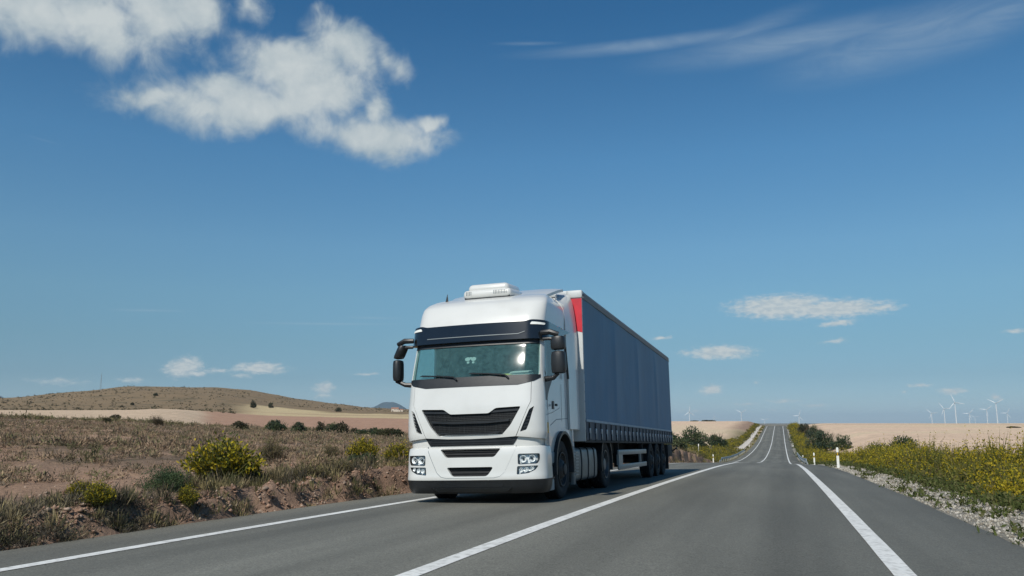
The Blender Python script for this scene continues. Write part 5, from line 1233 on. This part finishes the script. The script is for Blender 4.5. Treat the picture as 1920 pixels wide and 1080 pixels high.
# low cumulus: small and flat
wl = noise(D, 90, 3, .6); warpl = V('MULTIPLY', V('SUBTRACT', wl.outputs['Color'], (.5, .5, .5)), (1.2, .35, 0))
fl_ = field([(a_, e_, ra*1.1, re*1.25, ro, s_*1.2) for a_, e_, ra, re, ro, s_ in LOW], V('ADD', P2, warpl)); sq = V('MULTIPLY', D, (1, 1, 2.6)); nl = noise(sq, 105, 8, .6, .3).outputs['Fac']
dl = Mt('ADD', Mt('MULTIPLY', fl_, 1.5), Mt('MULTIPLY_ADD', nl, 1.5, -.60)); al = rng_(dl, -.08, 1.15, 0, .86)
tonel = rng_(nl, .38, .62, .25, 1)
# cirrus veils: stretched, combed
mpc = N.new('ShaderNodeMapping'); mpc.inputs['Rotation'].default_value = (0, 0, R(-6)); mpc.inputs['Scale'].default_value = (.16, .85, 1); Lk.new(P2, mpc.inputs['Vector'])
nc = noise(mpc.outputs[0], 1.0, 9, .66, 1.1).outputs['Fac']; fc = field(CIRRUS, P2)
ac_ = Mt('MULTIPLY', rng_(fc, -.45, .75, 0, 1), rng_(nc, .22, .78, .22, .58)); ac_ = Mt('MULTIPLY', ac_, .64)
def mixrgb(f, a_, b_):
    n = N.new('ShaderNodeMix'); n.data_type = 'RGBA'; Lk.new(f, n.inputs['Factor'])
    for k, t in (('A', a_), ('B', b_)):
        if isinstance(t, tuple): n.inputs[k].default_value = (*t, 1)
        else: Lk.new(t, n.inputs[k])
    return n.outputs['Result']
K = 1/SKY_STR
def ck(*c): return tuple(x*K for x in c)
# air colour of the day: a clear steep blue that pales towards the horizon
rp = N.new('ShaderNodeValToRGB'); rp.color_ramp.interpolation = 'B_SPLINE' if False else 'LINEAR'
STOPS = ((.0, (.56, .62, .72)), (.6, (.60, .665, .735)), (3.0, (.58, .63, .615)), (5.4, (.72, .76, .64)), (8.5, (.92, .96, .75)), (11.8, (1.0, 1.09, .865)), (18, (.85, 1.14, .985)), (27.6, (.48, .93, .92)), (45, (.48, .93, .92)))
while len(rp.color_ramp.elements) < len(STOPS): rp.color_ramp.elements.new(.5)
for el_, (e_, c_) in zip(rp.color_ramp.elements, STOPS): el_.position = e_/45; el_.color = (*[x*SKY_GAIN for x in c_], 1)
Lk.new(Mt('DIVIDE', eld, 45.0, clamp=True), rp.inputs['Fac'])
skyc = V('MULTIPLY', sky.outputs['Color'], rp.outputs['Color'])
c = mixrgb(ac_, skyc, ck(.40, .50, .57))
c = mixrgb(ah, c, mixrgb(toneh, ck(.30, .385, .44), ck(.55, .595, .60)))
c = mixrgb(al, c, mixrgb(tonel, ck(.40, .47, .51), ck(.56, .59, .585)))
Lk.new(c, bg.inputs['Color'])
w.cycles.sampling_method = 'MANUAL'; w.cycles.sample_map_resolution = 512
ld = bpy.data.lights.new('sun', 'SUN'); ld.energy = SUN_STR; ld.angle = R(.5); ld.color = (1, .955, .87)
so = bpy.data.objects.new('sun', ld); col.objects.link(so)
dirv = Vector((math.sin(R(SUN_AZ))*math.cos(R(SUN_EL)), math.cos(R(SUN_AZ))*math.cos(R(SUN_EL)), math.sin(R(SUN_EL))))
so.rotation_euler = dirv.to_track_quat('Z', 'Y').to_euler()
# ---------------------------------------------------------------- air
if HAZE:
    m = bpy.data.materials.new('air'); m.use_nodes = True; nt = m.node_tree; nt.nodes.remove(nt.nodes['Principled BSDF'])
    pv = nt.nodes.new('ShaderNodeVolumePrincipled'); pv.inputs['Color'].default_value = (.68, .87, 1, 1); pv.inputs['Density'].default_value = HAZE; pv.inputs['Anisotropy'].default_value = 0
    nt.links.new(pv.outputs[0], nt.nodes['Material Output'].inputs['Volume'])
    mb = MB(); mb.box(-33000, 33000, -3000, 34000, -72, 330); hz = mb.build('haze', m); tag(hz, 'thin blue haze over the far plain', 'haze', kind='stuff')
# ---------------------------------------------------------------- camera
cd = bpy.data.cameras.new('camera'); cam = bpy.data.objects.new('camera', cd); col.objects.link(cam)
cd.sensor_width = 36; cd.lens = 1543/1920*36; cd.clip_start = .05; cd.clip_end = 60000
cam.location = (0, 0, EYE); cam.rotation_euler = (math.pi/2+.1625, 0, .3116); sc.camera = cam
vs_ = sc.view_settings; vs_.view_transform = 'Standard'; vs_.look = 'None'; vs_.exposure = EXPO; vs_.gamma = 1; vs_.use_curve_mapping = False
sc.render.engine = 'CYCLES'; sc.cycles.max_bounces = 8; sc.cycles.transparent_max_bounces = 12; sc.cycles.use_denoising = True
